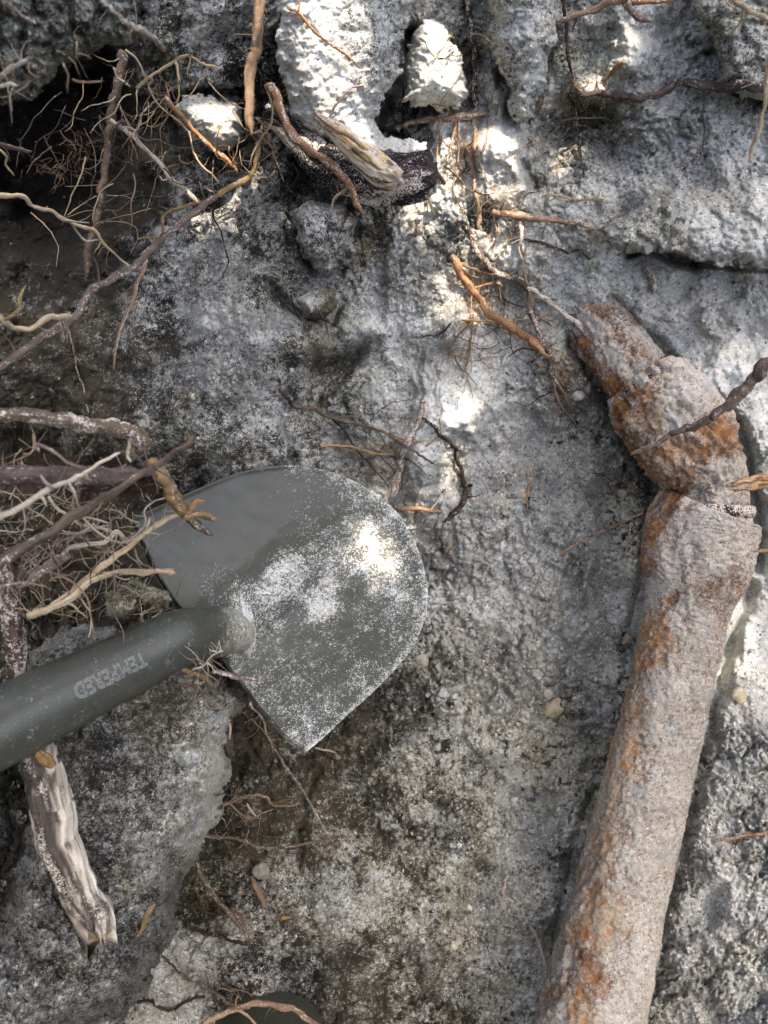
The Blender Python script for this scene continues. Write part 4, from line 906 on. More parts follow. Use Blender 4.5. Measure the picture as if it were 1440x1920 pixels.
R('greenish root stub bending down from the top edge over a sunlit patch', 'grey', 6, 5, [(1160,-30),(1172,-2),(1184,18),(1200,32),(1222,40)], 'at', .23, .20, dust=.25, sides=10)
R('orange root tip level along the top edge right of the greenish stub', 'orange', 5, 4, [(1185,6),(1215,4),(1245,0),(1275,-6)], 'at', .215, .22, dust=.15)
R('cream root crossing the top right corner with a curved fork', 'cream', 5, 4, [(1355,-20),(1375,0),(1400,14),(1425,30),(1465,50)], 'at', .24, .25, br=[('cream',3,1.5,[(1396,14),(1392,34),(1380,52),(1366,62)],.24,.22)], dust=.1)
R('cream root dangling at the right edge in front of the winding dark root', 'cream', 4.5, 3, [(1450,90),(1438,118),(1438,160),(1432,200),(1422,240),(1412,270),(1404,304)], 'at', .25, .20, dust=.1)
R('short reddish twig pointing up right above the winding dark root', 'orange', 3, 4, [(1128,162),(1140,146),(1152,130),(1167,116)], 'on', .006, .012, dust=.1)
R('broken orange stick lying level with a pointed right end, centre right', 'tan', 7, 4, [(925,400),(960,404),(1000,408),(1040,412),(1075,416),(1098,424),(1118,431)], 'on', .008, .010, br=[('pink',2.4,1.4,[(1030,412),(1022,428),(1017,440)],.008,.008)], dust=.2, sides=10, knob=.08)
R('thin black root zigzag below the broken orange stick', 'dark', 3, 2.4, [(978,446),(1010,456),(1040,464),(1064,472),(1086,468),(1096,478),(1108,487)], 'on', .006, .006, dust=.1)
R('straw coloured root fibre lying level above the broken orange stick', 'gold', 2.5, 2, [(1022,366),(1050,368),(1080,374),(1105,376),(1132,376)], 'on', .003, .003, dust=.25)
R('pale crusted rootlet hanging below the left half of the broken orange stick', 'pale', 4, 2, [(980,425),(978,450),(972,468),(982,490)], 'on', .005, .004, dust=.5)
R('brown root descending through the centre right tangle', 'brown', 6, 5, [(880,430),(892,462),(905,485),(920,505),(948,518),(975,528),(992,545),(990,575),(1000,600),(1018,640),(1032,668)], 'on', .008, .008,
  br=[('dark',2,1,[(915,498),(930,485),(945,476)],.008,.005),('orange',2.4,1.4,[(985,535),(982,500),(986,462)],.008,.006)], hairs=24, dust=.25)
R('grey scaly root running down right from the tangle to the pipe', 'grey', 4, 5, [(992,540),(1015,555),(1040,572),(1062,592),(1082,606),(1092,622)], 'on', .008, .012, dust=.6, sides=10)
R('bright orange frayed root at the heart of the tangle', 'orange', 7, 7, [(848,482),(860,502),(875,528),(888,548),(900,566),(918,590),(946,606),(972,626),(1000,642),(1028,668)], 'on', .010, .012,
  br=[('orange',4,2,[(856,490),(880,502),(910,512),(942,514)],.012,.010),('gold',2.4,1,[(886,545),(884,575),(884,600)],.011,.008),('gold',2.4,1,[(888,540),(920,530),(945,518),(966,512)],.011,.009),('orange',2.4,1,[(866,510),(896,520),(905,522)],.012,.010),('gold',1.8,1,[(872,525),(862,534),(858,530)],.011,.009)], hairs=44, dust=.08, sides=10)
R('dark root dropping from the tangle beside the upper end of the pipe', 'brown', 5, 3, [(1030,664),(1032,690),(1044,715),(1056,735),(1064,756),(1082,772)], 'on', .012, .004, dust=.2, hairs=10,
  br=[('grey',3,1.5,[(1036,700),(1042,740),(1058,768),(1078,792),(1095,812)],.008,.004),('dark',2,1,[(1028,662),(1000,655),(975,655),(950,672)],.010,.004)])
R('thin golden fibre lying level across the tangle', 'gold', 1.8, 1.2, [(866,600),(900,602),(940,603),(985,600),(1038,600)], 'on', .012, .010, br=[('gold',1.5,.8,[(1000,600),(1025,590),(1038,584)],.012,.010)], dust=.05)
R('thin dark root trailing down left of the tangle', 'brown', 2.6, 1.5, [(888,590),(884,630),(880,665),(872,700)], 'on', .005, .003, dust=.15, br=[('brown',2,1,[(862,600),(850,640),(840,675)],.005,.003)])
R('brown forked root reaching right just above the blade', 'brown', 4.5, 2, [(528,728),(542,745),(556,762),(585,766),(612,780),(650,790),(700,802),(736,822),(764,838),(790,856),(815,872)], 'on', .006, .020,
  br=[('gold',2.4,1.4,[(736,824),(765,830),(804,826)],.014,.016),('brown',2,1,[(636,780),(670,782),(696,800)],.008,.014),('gold',1.8,1,[(704,804),(722,830),(728,848)],.012,.012)], hairs=16, dust=.08)
R('golden twiggy root parallel below the forked root, above the blade', 'gold', 2.4, 2.2, [(602,838),(640,836),(675,842),(700,850),(740,852)], 'on', .014, .018, dust=.08, hairs=8)
R('thin blackish rootlet crossing down toward the blade edge', 'dark', 2, 1.6, [(622,786),(645,808),(668,842),(690,866),(712,890),(730,914)], 'on', .008, .020, dust=.05)
R('grey cracked twig standing between two sunlit sand patches', 'grey', 5, 6, [(796,752),(788,780),(778,806),(764,834),(752,862),(744,892),(732,936)], 'on', .014, .014, dust=.4, sides=10, knob=.25,
  br=[('cream',3,1.5,[(742,900),(730,925),(724,945)],.014,.010)])
R('dark winding root like a question mark right of the cracked twig', 'dark', 3, 6, [(788,782),(812,798),(828,815),(852,838),(862,866),(868,895),(872,918),(866,942),(850,962),(832,978)], 'on', .003, .004,
  br=[('dark',2.4,1,[(872,936),(885,932),(904,926)],.003,.002)], dust=.1)
R('orange root fragment level beside the right edge of the blade', 'orange', 3.5, 4, [(746,956),(775,952),(800,955),(828,959)], 'on', .014, .010, br=[('pale',2,1.2,[(805,955),(820,942),(826,932)],.010,.008)], dust=.15)
R('thick forked brown root coming in from the right edge over the pipe elbow', 'pink', 14, 3, [(1470,672),(1430,692),(1402,722),(1375,750),(1350,775),(1325,788),(1290,800),(1262,812),(1235,828),(1210,842),(1178,853)], 'at', .24, .155,
  br=[('pink',5,3,[(1345,780),(1330,792),(1310,795),(1298,792)],.20,.17),('grey',3,1.5,[(1325,788),(1310,800),(1300,812)],.18,.17)], dust=.12, sides=14, knob=.12)
wood('broken_root', 'broken root with a split orange end at the right edge beside the pipe', 'root', [(1480,898),(1440,902),(1410,906),(1378,913)], [13,14,13,9],
     [(0, (.12, .06, .03)), (.4, (.38, .2, .09)), (.7, (.55, .36, .17)), (1, (.62, .52, .38))], 481, sides=40, a=.20, b=.185, jag=1.0)
R('pointed pinkish stick tip at the right edge below the split root', 'tan', 6, 2, [(1470,1042),(1440,1034),(1412,1030)], 'at', .18, .17, dust=.1)
R('thin orange and grey root running left from behind the pipe bell', 'orange', 3, 2, [(1204,962),(1165,980),(1130,995),(1095,1012),(1062,1030),(1030,1058)], 'on', .005, .003, dust=.4,
  br=[('orange',2.2,1.2,[(1188,968),(1180,1000),(1174,1030),(1168,1048)],.006,.004)])
R('short vertical orange rootlet standing alone in the grey sand', 'orange', 2, 1.5, [(989,884),(991,912),(988,940),(989,968)], 'on', .004, .002, dust=.15)
R('orange root tip lying at the right edge, lower right', 'orange', 3.5, 2, [(1470,1556),(1430,1562),(1395,1566),(1365,1572),(1338,1578)], 'on', .004, .002, dust=.15)
R('pale brown root half sunk in the sand left of the lower pipe', 'tan', 2, 4, [(952,1640),(945,1672),(962,1692),(985,1722),(1004,1752),(1016,1790),(1022,1840)], 'on', .001, -.001, dust=.55)
R('mossy grey root stub hanging below the crack, upper right', 'grey', 4, 6, [(1204,484),(1216,506),(1226,528),(1224,552)], 'on', .008, .005, dust=.45)
# left cluster, close to the camera
R('thick sand crusted root arching in from the left edge above the brown root', 'brown', 13, 15, [(-40,780),(10,778),(60,779),(110,786),(160,796),(205,800),(245,806),(275,828),(284,850)], 'at', .38, .34, dust=.27, sides=16, knob=.18, wig=.8, hairs=10,
  br=[('cream',4,2,[(232,830),(240,852),(246,868)],.35,.35),('tan',3,1.5,[(250,830),(262,846),(278,842)],.35,.35),('brown',3,2,[(115,796),(118,822),(128,850)],.36,.33)])
R('thick smooth reddish brown root lying level at the left edge', 'purple', 19, 17, [(-40,898),(40,892),(100,890),(160,893),(220,893),(282,886)], 'at', .385, .35, dust=.03, sides=18, knob=.05, wig=.3)
R('orange brown root stump descending onto the corner of the blade', 'gold', 10, 13, [(285,866),(302,892),(322,922),(338,948),(352,968)], 'at', .34, .30, dust=.15, sides=14, knob=.25, hairs=12,
  br=[('orange',7,4,[(346,950),(366,944),(384,941)],.30,.29),('gold',8,4,[(354,966),(385,968),(412,976)],.29,.275),('brown',9,5,[(360,972),(380,990),(402,1006)],.29,.27)])
R('long blurry brown root crossing the tangle from upper right to the left edge', 'brown', 5, 11, [(366,822),(340,840),(312,860),(282,878),(248,900),(205,928),(160,958),(100,992),(50,1020),(0,1052),(-30,1075)], 'at', .33, .40, dust=.06, sides=10)
R('bright cream root slanting up over the thick reddish brown root', 'pale', 7, 3, [(-30,984),(20,962),(65,936),(100,914),(130,902),(155,888),(190,866),(225,850)], 'at', .42, .39, dust=.15, sides=10,
  br=[('pale',3.5,2,[(98,914),(82,902),(74,892)],.41,.42),('pale',3.5,2,[(128,905),(142,925),(147,944)],.41,.40),('pale',3,2,[(75,930),(88,950)],.41,.41),('tan',4,2,[(155,888),(162,896),(166,902)],.40,.40)])
R('thin pinkish root rising left over the thick reddish brown root', 'pink', 3, 3, [(162,880),(130,868),(105,850),(82,838),(68,834),(72,848)], 'at', .39, .40, dust=.1)
R('cream and orange root running from the lower left up onto the blade corner', 'cream', 6, 5, [(52,1156),(90,1140),(130,1112),(170,1078),(205,1052),(240,1026),(275,998),(305,978),(335,962),(350,945)], 'at', .34, .30, dust=.12, sides=10,
  br=[('pale',3,1.6,[(262,1008),(272,998),(278,985),(282,972)],.31,.31),('cream',3,1.5,[(245,1022),(232,1008),(218,998)],.32,.31)], hairs=12)
R('forked cream root with its tip ending on the dark blade', 'cream', 6, 5, [(60,1158),(110,1136),(150,1108),(185,1085),(215,1075),(260,1072),(300,1070),(328,1074)], 'at', .345, .30, dust=.15, sides=10,
  br=[('cream',4,2,[(95,1142),(118,1128),(142,1116),(158,1100)],.34,.33),('gold',3,1.5,[(180,1090),(160,1100),(140,1118)],.33,.32)])
R('whitish root reaching to the corner of the blade below the crossing brown root', 'pale', 5, 4, [(118,1042),(132,1028),(160,1022),(190,1020),(205,1008),(222,998),(236,1012),(248,1022)], 'at', .33, .31, dust=.2)
R('reddish splintered root end lying behind the whitish root at left', 'pink', 8, 12, [(132,1036),(110,1050),(85,1064),(60,1080),(30,1100)], 'at', .32, .34, dust=.15, sides=12)
R('pale crooked root zigzagging left of the blade corner', 'pale', 3, 3, [(90,932),(108,955),(130,968),(155,985),(185,990),(205,996),(222,998)], 'at', .33, .31, dust=.2, br=[('pale',2,1,[(130,968),(120,985),(108,994)],.33,.32)])
R('small white branching rootlet beside the upper corner of the blade', 'pale', 2.6, 1.4, [(245,1010),(262,998),(275,980),(270,960),(282,945),(300,935),(322,932)], 'at', .31, .30, dust=.1, br=[('pale',1.8,1,[(284,945),(278,932),(272,925)],.31,.31)])
R('thin pale root lying level in the black hollow at the left edge', 'grey', 3.5, 2, [(-20,1100),(20,1096),(55,1094),(88,1098)], 'at', .36, .34, dust=.2)
R('thick blurry reddish brown root standing at the left edge above the handle', (.055,.036,.028), 12, 24, [(0,1030),(6,1070),(14,1120),(24,1170),(30,1230),(34,1300)], 'at', .35, .32, dust=.3, sides=24, knob=.12, wig=.5)
R('small cream rootlet lying on the black pocket above the socket', 'cream', 2.6, 1.4, [(128,1130),(142,1138),(152,1148),(164,1158)], 'at', .30, .29, dust=.1)
R('thin green tinged fibre standing on the dark blade', (.14,.14,.08), 1.4, 1.2, [(339,1058),(342,1078),(336,1100),(328,1124)], 'at', .26, .245, dust=.1, name='plant_fibre', cat='fibre')
R('white frizzy rootlet sprouting below the neck of the socket', 'pale', 2.2, 1.6, [(362,1256),(380,1250),(392,1238),(402,1228),(420,1220)], 'at', .285, .30, dust=.3, br=[('pale',1.8,1,[(392,1240),(398,1252),(405,1262)],.29,.285),('pale',1.5,.8,[(400,1228),(396,1220),(392,1212)],.30,.30)], hairs=10)
R('grey root poking right across the lower blade shoulder', 'grey', 5, 3, [(400,1258),(430,1266),(455,1272),(486,1276)], 'at', .28, .255, dust=.3, br=[('grey',1.5,1,[(486,1276),(480,1260),(482,1240)],.255,.255)])
R('yellow bark flake root peeking out under the socket', 'gold', 7, 4, [(338,1252),(358,1262),(380,1272),(402,1288)], 'on', .004, .004, dust=.15)
R('brown stub hanging at the right corner of the large clod', 'purple', 9, 7, [(428,1348),(426,1372),(430,1398),(436,1420)], 'at', .20, .17, dust=.1, sides=10, br=[('cream',3,2,[(430,1356),(432,1372),(428,1388)],.21,.20)])
# bottom
R('thin grey root trailing from the blade shoulder down the dark slope', 'grey', 2.4, 1.8, [(468,1318),(492,1350),(508,1392),(528,1425),(555,1462),(578,1500),(596,1535),(612,1560),(622,1576)], 'at', .215, .06, dust=.35, hairs=10)
R('crooked cream rootlet emerging right of the large clod edge', 'tan', 2.6, 2, [(415,1512),(445,1500),(478,1492),(500,1496),(512,1510),(540,1512),(562,1506)], 'at', .10, .08, dust=.15, br=[('tan',1.8,1.2,[(438,1545),(465,1535),(495,1524),(512,1518)],.10,.08)], hairs=5)
R('dark brown root lying nearly level across the brown slope', 'brown', 3, 2.4, [(368,1566),(400,1568),(440,1572),(475,1586),(510,1590),(550,1586),(585,1580),(626,1576)], 'at', .085, .05, dust=.2)
R('long brown root curving down right along the big clod edge', 'brown', 5, 4, [(366,1580),(368,1612),(378,1645),(400,1680),(425,1708),(450,1735),(470,1768)], 'at', .085, .055, dust=.2, br=[('brown',3,2,[(362,1640),(380,1668),(410,1690),(450,1722),(462,1735)],.07,.055),('brown',2.4,1.4,[(390,1722),(420,1716),(450,1714),(470,1712)],.05,.05)])
R('hairy dark root lying level in the sand below the curving brown root', 'dark', 3, 2.6, [(345,1725),(368,1742),(392,1750),(420,1758),(448,1768),(488,1768)], 'on', .004, .003, hairs=26, dust=.1)
R('thin spiky root crossing the white sand at the bottom left', 'brown', 2.2, 3, [(298,1788),(325,1812),(348,1832),(372,1842),(398,1858),(418,1872),(430,1884)], 'on', .004, .008, hairs=16, dust=.15)
R('black wavy root at the bottom edge left of the dark pot rim', 'dark', 3.5, 2.4, [(238,1882),(262,1876),(284,1878),(302,1890),(326,1893),(340,1882),(362,1872),(385,1866)], 'on', .006, .003, dust=.05)
R('brown root arched over the dark pot rim at the bottom edge', 'tan', 6, 5, [(366,1940),(388,1916),(420,1898),(455,1887),(490,1883),(530,1888),(565,1902),(610,1935)], 'at', .10, .10, dust=.2, sides=10, br=[('tan',2.4,1.4,[(432,1886),(442,1874),(448,1868)],.105,.11),('tan',3.5,2,[(436,1886),(452,1896),(468,1908),(486,1925)],.105,.10)])
R('small grey rootlet at the tip of the trailing grey root, lower centre', 'pale', 2.2, 1.6, [(480,1530),(470,1518),(462,1505)], 'on', .004, .004, dust=.4)
R('flat pale wood chip lying on the sand, lower left of centre', 'tan', 4, 6, [(472,1645),(480,1662),(490,1682),(500,1702)], 'on', .004, .003, name='wood_chip', cat='wood chip', dust=.1, knob=.1, wig=.2)
R('small yellow wood chip lying flat on dark sand, lower left of centre', 'gold', 4, 3, [(528,1722),(536,1720),(546,1720)], 'on', .002, .002, name='wood_chip', cat='wood chip', dust=.02, knob=.1, wig=.2)
R('orange wood sliver stuck on the lower face of the large dark clod', 'gold', 3, 9, [(258,1756),(268,1735),(280,1712),(290,1695)], 'on', .001, .001, name='wood_chip', cat='wood chip', dust=.1, knob=.2)
R('dark bark chip tilted on the sand below the buried orange stick', 'dark', 4, 4, [(818,322),(828,334),(838,344)], 'on', .003, .003, name='bark_chip', cat='bark chip', dust=.1)
R('tiny yellowish root flake in the sand right of the blade', 'gold', 3, 2, [(834,1030),(842,1028),(852,1024)], 'on', .002, .002, name='root_flake', cat='flake', dust=.1)
R('pale dry fibre poking out under the lower tip of the blade', 'cream', 2, 1.4, [(592,1402),(610,1406),(632,1411)], 'on', .02, .02, dust=.02)
# pine needles
def needles():
    o0 = P(800, 366, .17); e = empty('pine_needle_tuft', o0); tag(e, 'tuft of yellow pine needles under the end of the charred root', 'pine needles')
    for q in ([(799,364),(801,385),(803,402)], [(800,364),(806,384),(812,400)], [(801,365),(810,386),(815,404)], [(798,365),(796,380),(797,396)]):
        g = [P(x, y, .172 - .010 * i) for i, (x, y) in enumerate(q)]
        v, f, c, _, _ = root_mesh(g, .0007, .0004, (.55, .48, .22), 5, 3, 0, .05, .1)
        make_mesh('needle', v - o0, f, M_ROOT, c, parent=e)
needles()

# fine root fuzz nobody could count
def fuzz(label, regions, seed, colours=('tan', 'pale', 'grey'), rad=(.00018, .0004)):
    rg = np.random.default_rng(seed); VV = []; FF = []; CC = []; off = 0
    for (x, y, rx, ry, n, l0, l1, hh) in regions:
        px = x + rg.normal(0, rx * .5, n); py = y + rg.normal(0, ry * .5, n)
        st = np.array([P(a, b, (Hat(a, b) + .003 if hh is None else hh + rg.uniform(-.02, .02))) for a, b in zip(px, py)])
        dr = np.stack([rg.normal(0, 1, n), rg.normal(-.4, .8, n), rg.normal(.25, .3, n)], 1)
        v, f, c = hairs_geo(st, dr, rg.uniform(l0, l1, n), rg.uniform(*rad, n), colours[int(rg.integers(len(colours)))], seed + off, .8)
        VV.append(v); FF.append(f + off); CC.append(c); off += len(v)
    o = make_mesh('fine_roots', np.concatenate(VV), np.concatenate(FF), M_ROOT, np.concatenate(CC)); tag(o, label, 'fine roots', kind='stuff')
fuzz('fine root fuzz in the dark hollow at top left', [(150,280,60,40,24,.01,.035,.05),(110,320,50,30,30,.008,.03,.02),(230,230,40,50,24,.01,.03,.12),(250,290,40,40,14,.01,.02,.09)], 1, ('grey', 'brown', 'tan'))
fuzz('fine root hairs on the sunlit sand at upper centre', [(850,290,40,50,40,.008,.025,None),(945,370,30,30,50,.006,.02,None),(885,120,20,90,60,.006,.02,None),(1095,200,50,60,60,.008,.02,None),(960,400,40,30,30,.006,.015,None)], 2, ('tan', 'gold'))
fuzz('fine root hairs around the orange tangle at centre right', [(885,545,30,40,60,.008,.025,None),(960,600,70,50,60,.008,.025,None),(870,640,30,60,40,.008,.025,None),(1050,690,30,60,40,.008,.02,None),(780,420,20,20,25,.006,.015,None)], 3, ('orange', 'gold', 'brown'))
fuzz('tangle of fine roots left of the blade', [(90,960,90,60,30,.01,.04,.31),(200,1060,80,50,26,.01,.03,.29),(240,960,50,50,20,.01,.02,.29),(60,1050,60,50,16,.01,.03,.32),(130,1120,60,30,16,.01,.025,.28)], 4, ('pale', 'cream', 'tan'), (.0002, .0005))
fuzz('fine root hairs by the edge of the large clod', [(440,1540,60,60,40,.006,.02,None),(400,1700,50,60,40,.005,.015,None),(400,1290,40,20,40,.005,.015,None),(300,1130,40,20,40,.006,.02,None)], 5, ('tan', 'pale'))

def long_fuzz(label, regions, seed, cols):
    rg = np.random.default_rng(seed); VV = []; FF = []; CC = []; off = 0
    for (x, y, rx, ry, n, l0, l1, hh, ang) in regions:
        for k in range(n):
            a, b = x + rg.normal(0, rx * .5), y + rg.normal(0, ry * .5); L = rg.uniform(l0, l1); t = ang + rg.normal(0, .8); m = 7
            px = [a]; py = [b]
            for q in range(m):
                t += rg.normal(0, .35); px.append(px[-1] + math.cos(t) * L / m); py.append(py[-1] + math.sin(t) * L / m)
            if hh is None: p3 = [P(u, w, Hat(u, w) + .002 + .003 * (q % 2)) for q, (u, w) in enumerate(zip(px, py))]
            else:
                h0 = hh + rg.uniform(-.03, .02); dh = rg.uniform(-.02, .02); p3 = [P(u, w, h0 + dh * q / m) for q, (u, w) in enumerate(zip(px, py))]
            r = rg.uniform(.0003, .0009)
            v, f, c, _, _ = root_mesh(p3, r, r * .5, cols[int(rg.integers(len(cols)))], 4, int(rg.integers(1e6)), .1, .2, 1.0, .004)
            VV.append(v); FF += [tuple(i_ + off for i_ in q) for q in f]; CC.append(c); off += len(v)
    o = make_mesh('fine_roots', np.concatenate(VV), FF, M_ROOT, np.concatenate(CC)); tag(o, label, 'fine roots', kind='stuff')
long_fuzz('web of fine straggling roots across the dark hollow at top left', [(180,230,110,90,14,60,200,.06,1.6),(280,160,90,60,24,40,120,.17,1.5),(120,400,100,60,9,60,160,.06,.5),(330,330,80,80,16,40,140,.15,1.2),(470,280,60,70,14,40,110,.17,1.6),(90,130,80,40,10,30,80,.39,1.6)], 31, ['tan','grey','gold','brown','cream','dark'])
long_fuzz('web of fine straggling roots at the left edge above the shovel', [(120,960,120,70,24,60,220,.36,2.6),(230,1020,80,60,15,40,150,.31,2.6),(90,1080,80,50,12,40,160,.33,.2),(230,870,60,40,12,40,110,.35,1.8),(60,830,60,40,8,40,100,.33,1.2),(300,1140,40,20,12,30,70,.25,2.8)], 32, ['pale','tan','grey','brown','dark'])
long_fuzz('fine straggling roots on the upper middle sand', [(870,300,50,80,16,40,130,None,1.6),(950,420,50,40,12,30,90,None,1.0),(890,120,30,90,12,40,130,None,1.6),(1080,200,60,80,22,40,130,None,1.6),(920,580,60,60,24,40,140,None,1.0),(1040,680,40,70,16,40,120,None,1.4),(860,640,40,70,12,40,120,None,1.6),(700,840,80,40,10,40,120,None,.3),(640,400,60,60,8,30,90,None,1.5),(560,560,60,60,6,30,90,None,1.5)], 33, ['brown','tan','gold','dark','orange'])
long_fuzz('fine straggling roots on the lower left sand beside the big clod', [(430,1540,60,60,14,40,140,None,.3),(400,1680,50,60,14,40,130,None,1.0),(380,1820,60,40,10,40,120,None,.6),(480,1360,50,40,8,40,100,None,1.2),(400,1290,30,20,10,30,70,None,2.8)], 34, ['brown','tan','dark','grey'])
# ------------------------------------------------------------------ stones
def stone_geo(c, r, seed, sub=3, squash=(1, 1, .7)):
    import bmesh
    bm = bmesh.new(); bmesh.ops.create_icosphere(bm, subdivisions=sub, radius=1.0)
    v = np.array([x.co[:] for x in bm.verts]); f = np.array([[y.index for y in x.verts] for x in bm.faces]); bm.free()
    k = 1 + .30 * fbm2(v[:, 0] * 1.3 + seed, v[:, 1] * 1.3 + v[:, 2] * 1.7, 2, seed) + .06 * fbm2(v[:, 0] * 5, v[:, 1] * 5 + v[:, 2] * 4, 2, seed + 3)
    # flat facets
    rg = np.random.default_rng(seed)
    v = v * k[:, None]
    for _ in range(7):
        nrm = rg.normal(0, 1, 3); nrm /= np.linalg.norm(nrm); dd = v @ nrm; lim = rg.uniform(.74, .92); ex = np.maximum(dd - lim, 0); v = v - nrm[None] * ex[:, None] * .85
    v = v * np.array(squash); a = rg.uniform(0, 6.28); ca, sa = math.cos(a), math.sin(a)
    v = np.stack([v[:, 0] * ca - v[:, 1] * sa, v[:, 0] * sa + v[:, 1] * ca, v[:, 2]], 1)
    return v * r + c, f
ST = [(1040,1328,20,(.50,.42,.28),'largest yellowish pebble lying in the grey sand left of the pipe'),(1028,1300,11,(.45,.42,.36),'small grey pebble touching the top of the largest yellowish pebble'),
 (792,1238,13,(.36,.35,.28),'greyish green pebble just right of the blade rim'),(992,1138,10,(.36,.33,.27),'brown grey pebble alone in the sand right of the blade'),(1172,1198,11,(.42,.36,.24),'yellowish pebble left of the pipe below its bell'),
 (1200,1116,10,(.55,.52,.48),'white pebble close to the left side of the pipe bell'),(1150,1166,7,(.56,.54,.50),'tiny white pebble up left of the yellowish pebble'),(1386,1304,15,(.52,.44,.30),'yellow pebble in white sand right of the pipe'),
 (362,744,6,(.50,.48,.32),'tiny yellow pebble on the grey wall above the blade'),(852,1773,8,(.52,.50,.38),'cream pebble in the brown sand at the bottom centre'),(880,1702,6,(.55,.52,.42),'small cream pebble up right of the bottom centre pebble'),
 (803,1302,6,(.55,.53,.45),'tiny cream pebble below the greyish green pebble'),(862,1584,6,(.56,.55,.50),'tiny white pebble in the gritty sand at lower centre'),(490,1632,16,(.28,.27,.22),'round grey stone beside the flat wood chip'),
 (1083,740,12,(.60,.58,.54),'white crumb of sand beside the upper pipe'),(1250,705,7,(.46,.40,.28),'small tan pebble stuck on top of the pipe elbow'),(916,1503,9,(.16,.13,.11),'round dark brown pebble at lower centre'),
 (830,1500,10,(.05,.04,.04),'shiny black pebble in the gritty sand at lower centre'),(985,930,9,(.50,.42,.27),'tan pebble beside the short vertical orange rootlet'),(1165,925,9,(.50,.42,.28),'faint yellow pebble between tan pebble and pipe'),
 (965,1502,9,(.55,.56,.56),'small bluish white pebble left of the pipe below the flat slab'),(1140,1330,13,(.34,.33,.32),'flat grey stone chip near the pipe, level with the largest pebble'),(1115,1368,10,(.30,.29,.28),'small flat grey stone just below the flat grey chip')]
for i, (x, y, r, c, lab) in enumerate(ST):
    h = Hat(x, y); z = (DIST - h) / F
    if lab.startswith('small tan pebble stuck'): h = .155; z = (DIST - h) / F
    v, f = stone_geo(P(x, y, h + r * z * (.35 if r > 14 else .08)), r * z * 1.0, 540 + i)
    cc = np.array(c)[None] * (.45 + .6 * vn2(v[:, 0] * 500, v[:, 1] * 500, i))[:, None]
    o = make_mesh('pebble', v, f, M_STONE, cc); tag(o, lab, 'pebble', 'pebbles in the sand')
# grit: thousands of small crumbs, nobody could count them
def grit():
    rg = np.random.default_rng(11); K = 15000
    x = rg.uniform(-20, 1460, K); y = rg.uniform(-20, 1940, K)
    c = bil(COARSE, x, y, GX0, GY0, GS); keep = rg.uniform(0, 1, K) < np.clip(c[:, 3] * .9 + .05, 0, 1) * np.clip(c[:, 1] + .2, 0, 1)
    x, y, c = x[keep], y[keep], c[keep]; n = len(x)
    h = np.array(bil(TGR, x, y, -300.0, -300.0, RS))
    r = (.0005 + .0011 * rg.uniform(0, 1, n) ** 3.0) * (1 + .8 * (rg.uniform(0, 1, n) > .985))
    big = rg.uniform(0, 1, n) > .93; r = np.where(big, rg.uniform(.0014, .0036, n) * rg.uniform(.6, 1, n), r)
    ctr = pt(x, y, h + r * .05)
    import bmesh
    bm = bmesh.new(); bmesh.ops.create_icosphere(bm, subdivisions=1, radius=1.0)
    v0 = np.array([q.co[:] for q in bm.verts]); f0 = np.array([[w.index for w in q.verts] for q in bm.faces]); bm.free()
    m = len(v0)
    vv = ctr[:, None] + v0[None] * (r[:, None, None] * rg.uniform(.6, 1.25, (n, m, 1)) * rg.uniform(.7, 1.3, (n, 1, 3)))
    ff = (f0[None] + m * np.arange(n)[:, None, None]).reshape(-1, 3)
    base = np.array([.46, .42, .37])[None] * rg.uniform(.45, 1.1, (n, 1))
    dk = (rg.uniform(0, 1, n) < .15) & ~big; base[dk] *= .2; yl = rg.uniform(0, 1, n) < .04; base[yl] = np.array([.48, .38, .2])
    dkz = c[:, 1] < .4; base[dkz] *= .55
    o = make_mesh('gravel', vv.reshape(-1, 3), ff, M_STONE, np.repeat(base, m, 0)); tag(o, kind='stuff'); o['label'] = 'fine grit and crumbs of sand lying all over the pit wall'; 
TGR = TH_[np.round(_fy).astype(int)[:, None], np.round(_fx).astype(int)[None, :]]
grit()

# ------------------------------------------------------------------ the dark pot at the bottom edge
def pot():
    c0 = P(490, 1984, .06); o = empty('plastic_pot', c0); tag(o, 'dark grey rounded rim of a buried pot at the bottom edge', 'pot')
    z = (DIST - .085) / F; n = 96; a = np.linspace(0, 2 * math.pi, n, endpoint=False)
    def ringp(rx, ry, h): return np.stack([np.cos(a) * rx * z, np.sin(a) * ry * z, np.full(n, h)], 1)
    prof = [(112,68,-.05),(116,72,.0),(118,74,.020),(114,71,.025),(108,66,.023),(100,60,.018),(60,36,.017),(1,1,.018)]
    rs = np.concatenate([ringp(*p) for p in prof[:5]]); fs = []
    for k in range(4):
        for j in range(n): fs.append((k * n + j, k * n + (j + 1) % n, (k + 1) * n + (j + 1) % n, (k + 1) * n + j))
    make_mesh('rim', rs, fs, M_STEEL, np.tile([.1, .3, .6], (len(rs), 1)), parent=o)
    rs = np.concatenate([ringp(*p) for p in prof[4:]]); fs = []
    for k in range(3):
        for j in range(n): fs.append((k * n + j, k * n + (j + 1) % n, (k + 1) * n + (j + 1) % n, (k + 1) * n + j))
    make_mesh('lid', rs, fs, M_STEEL, np.tile([.12, .2, .6], (len(rs), 1)), parent=o)
pot()

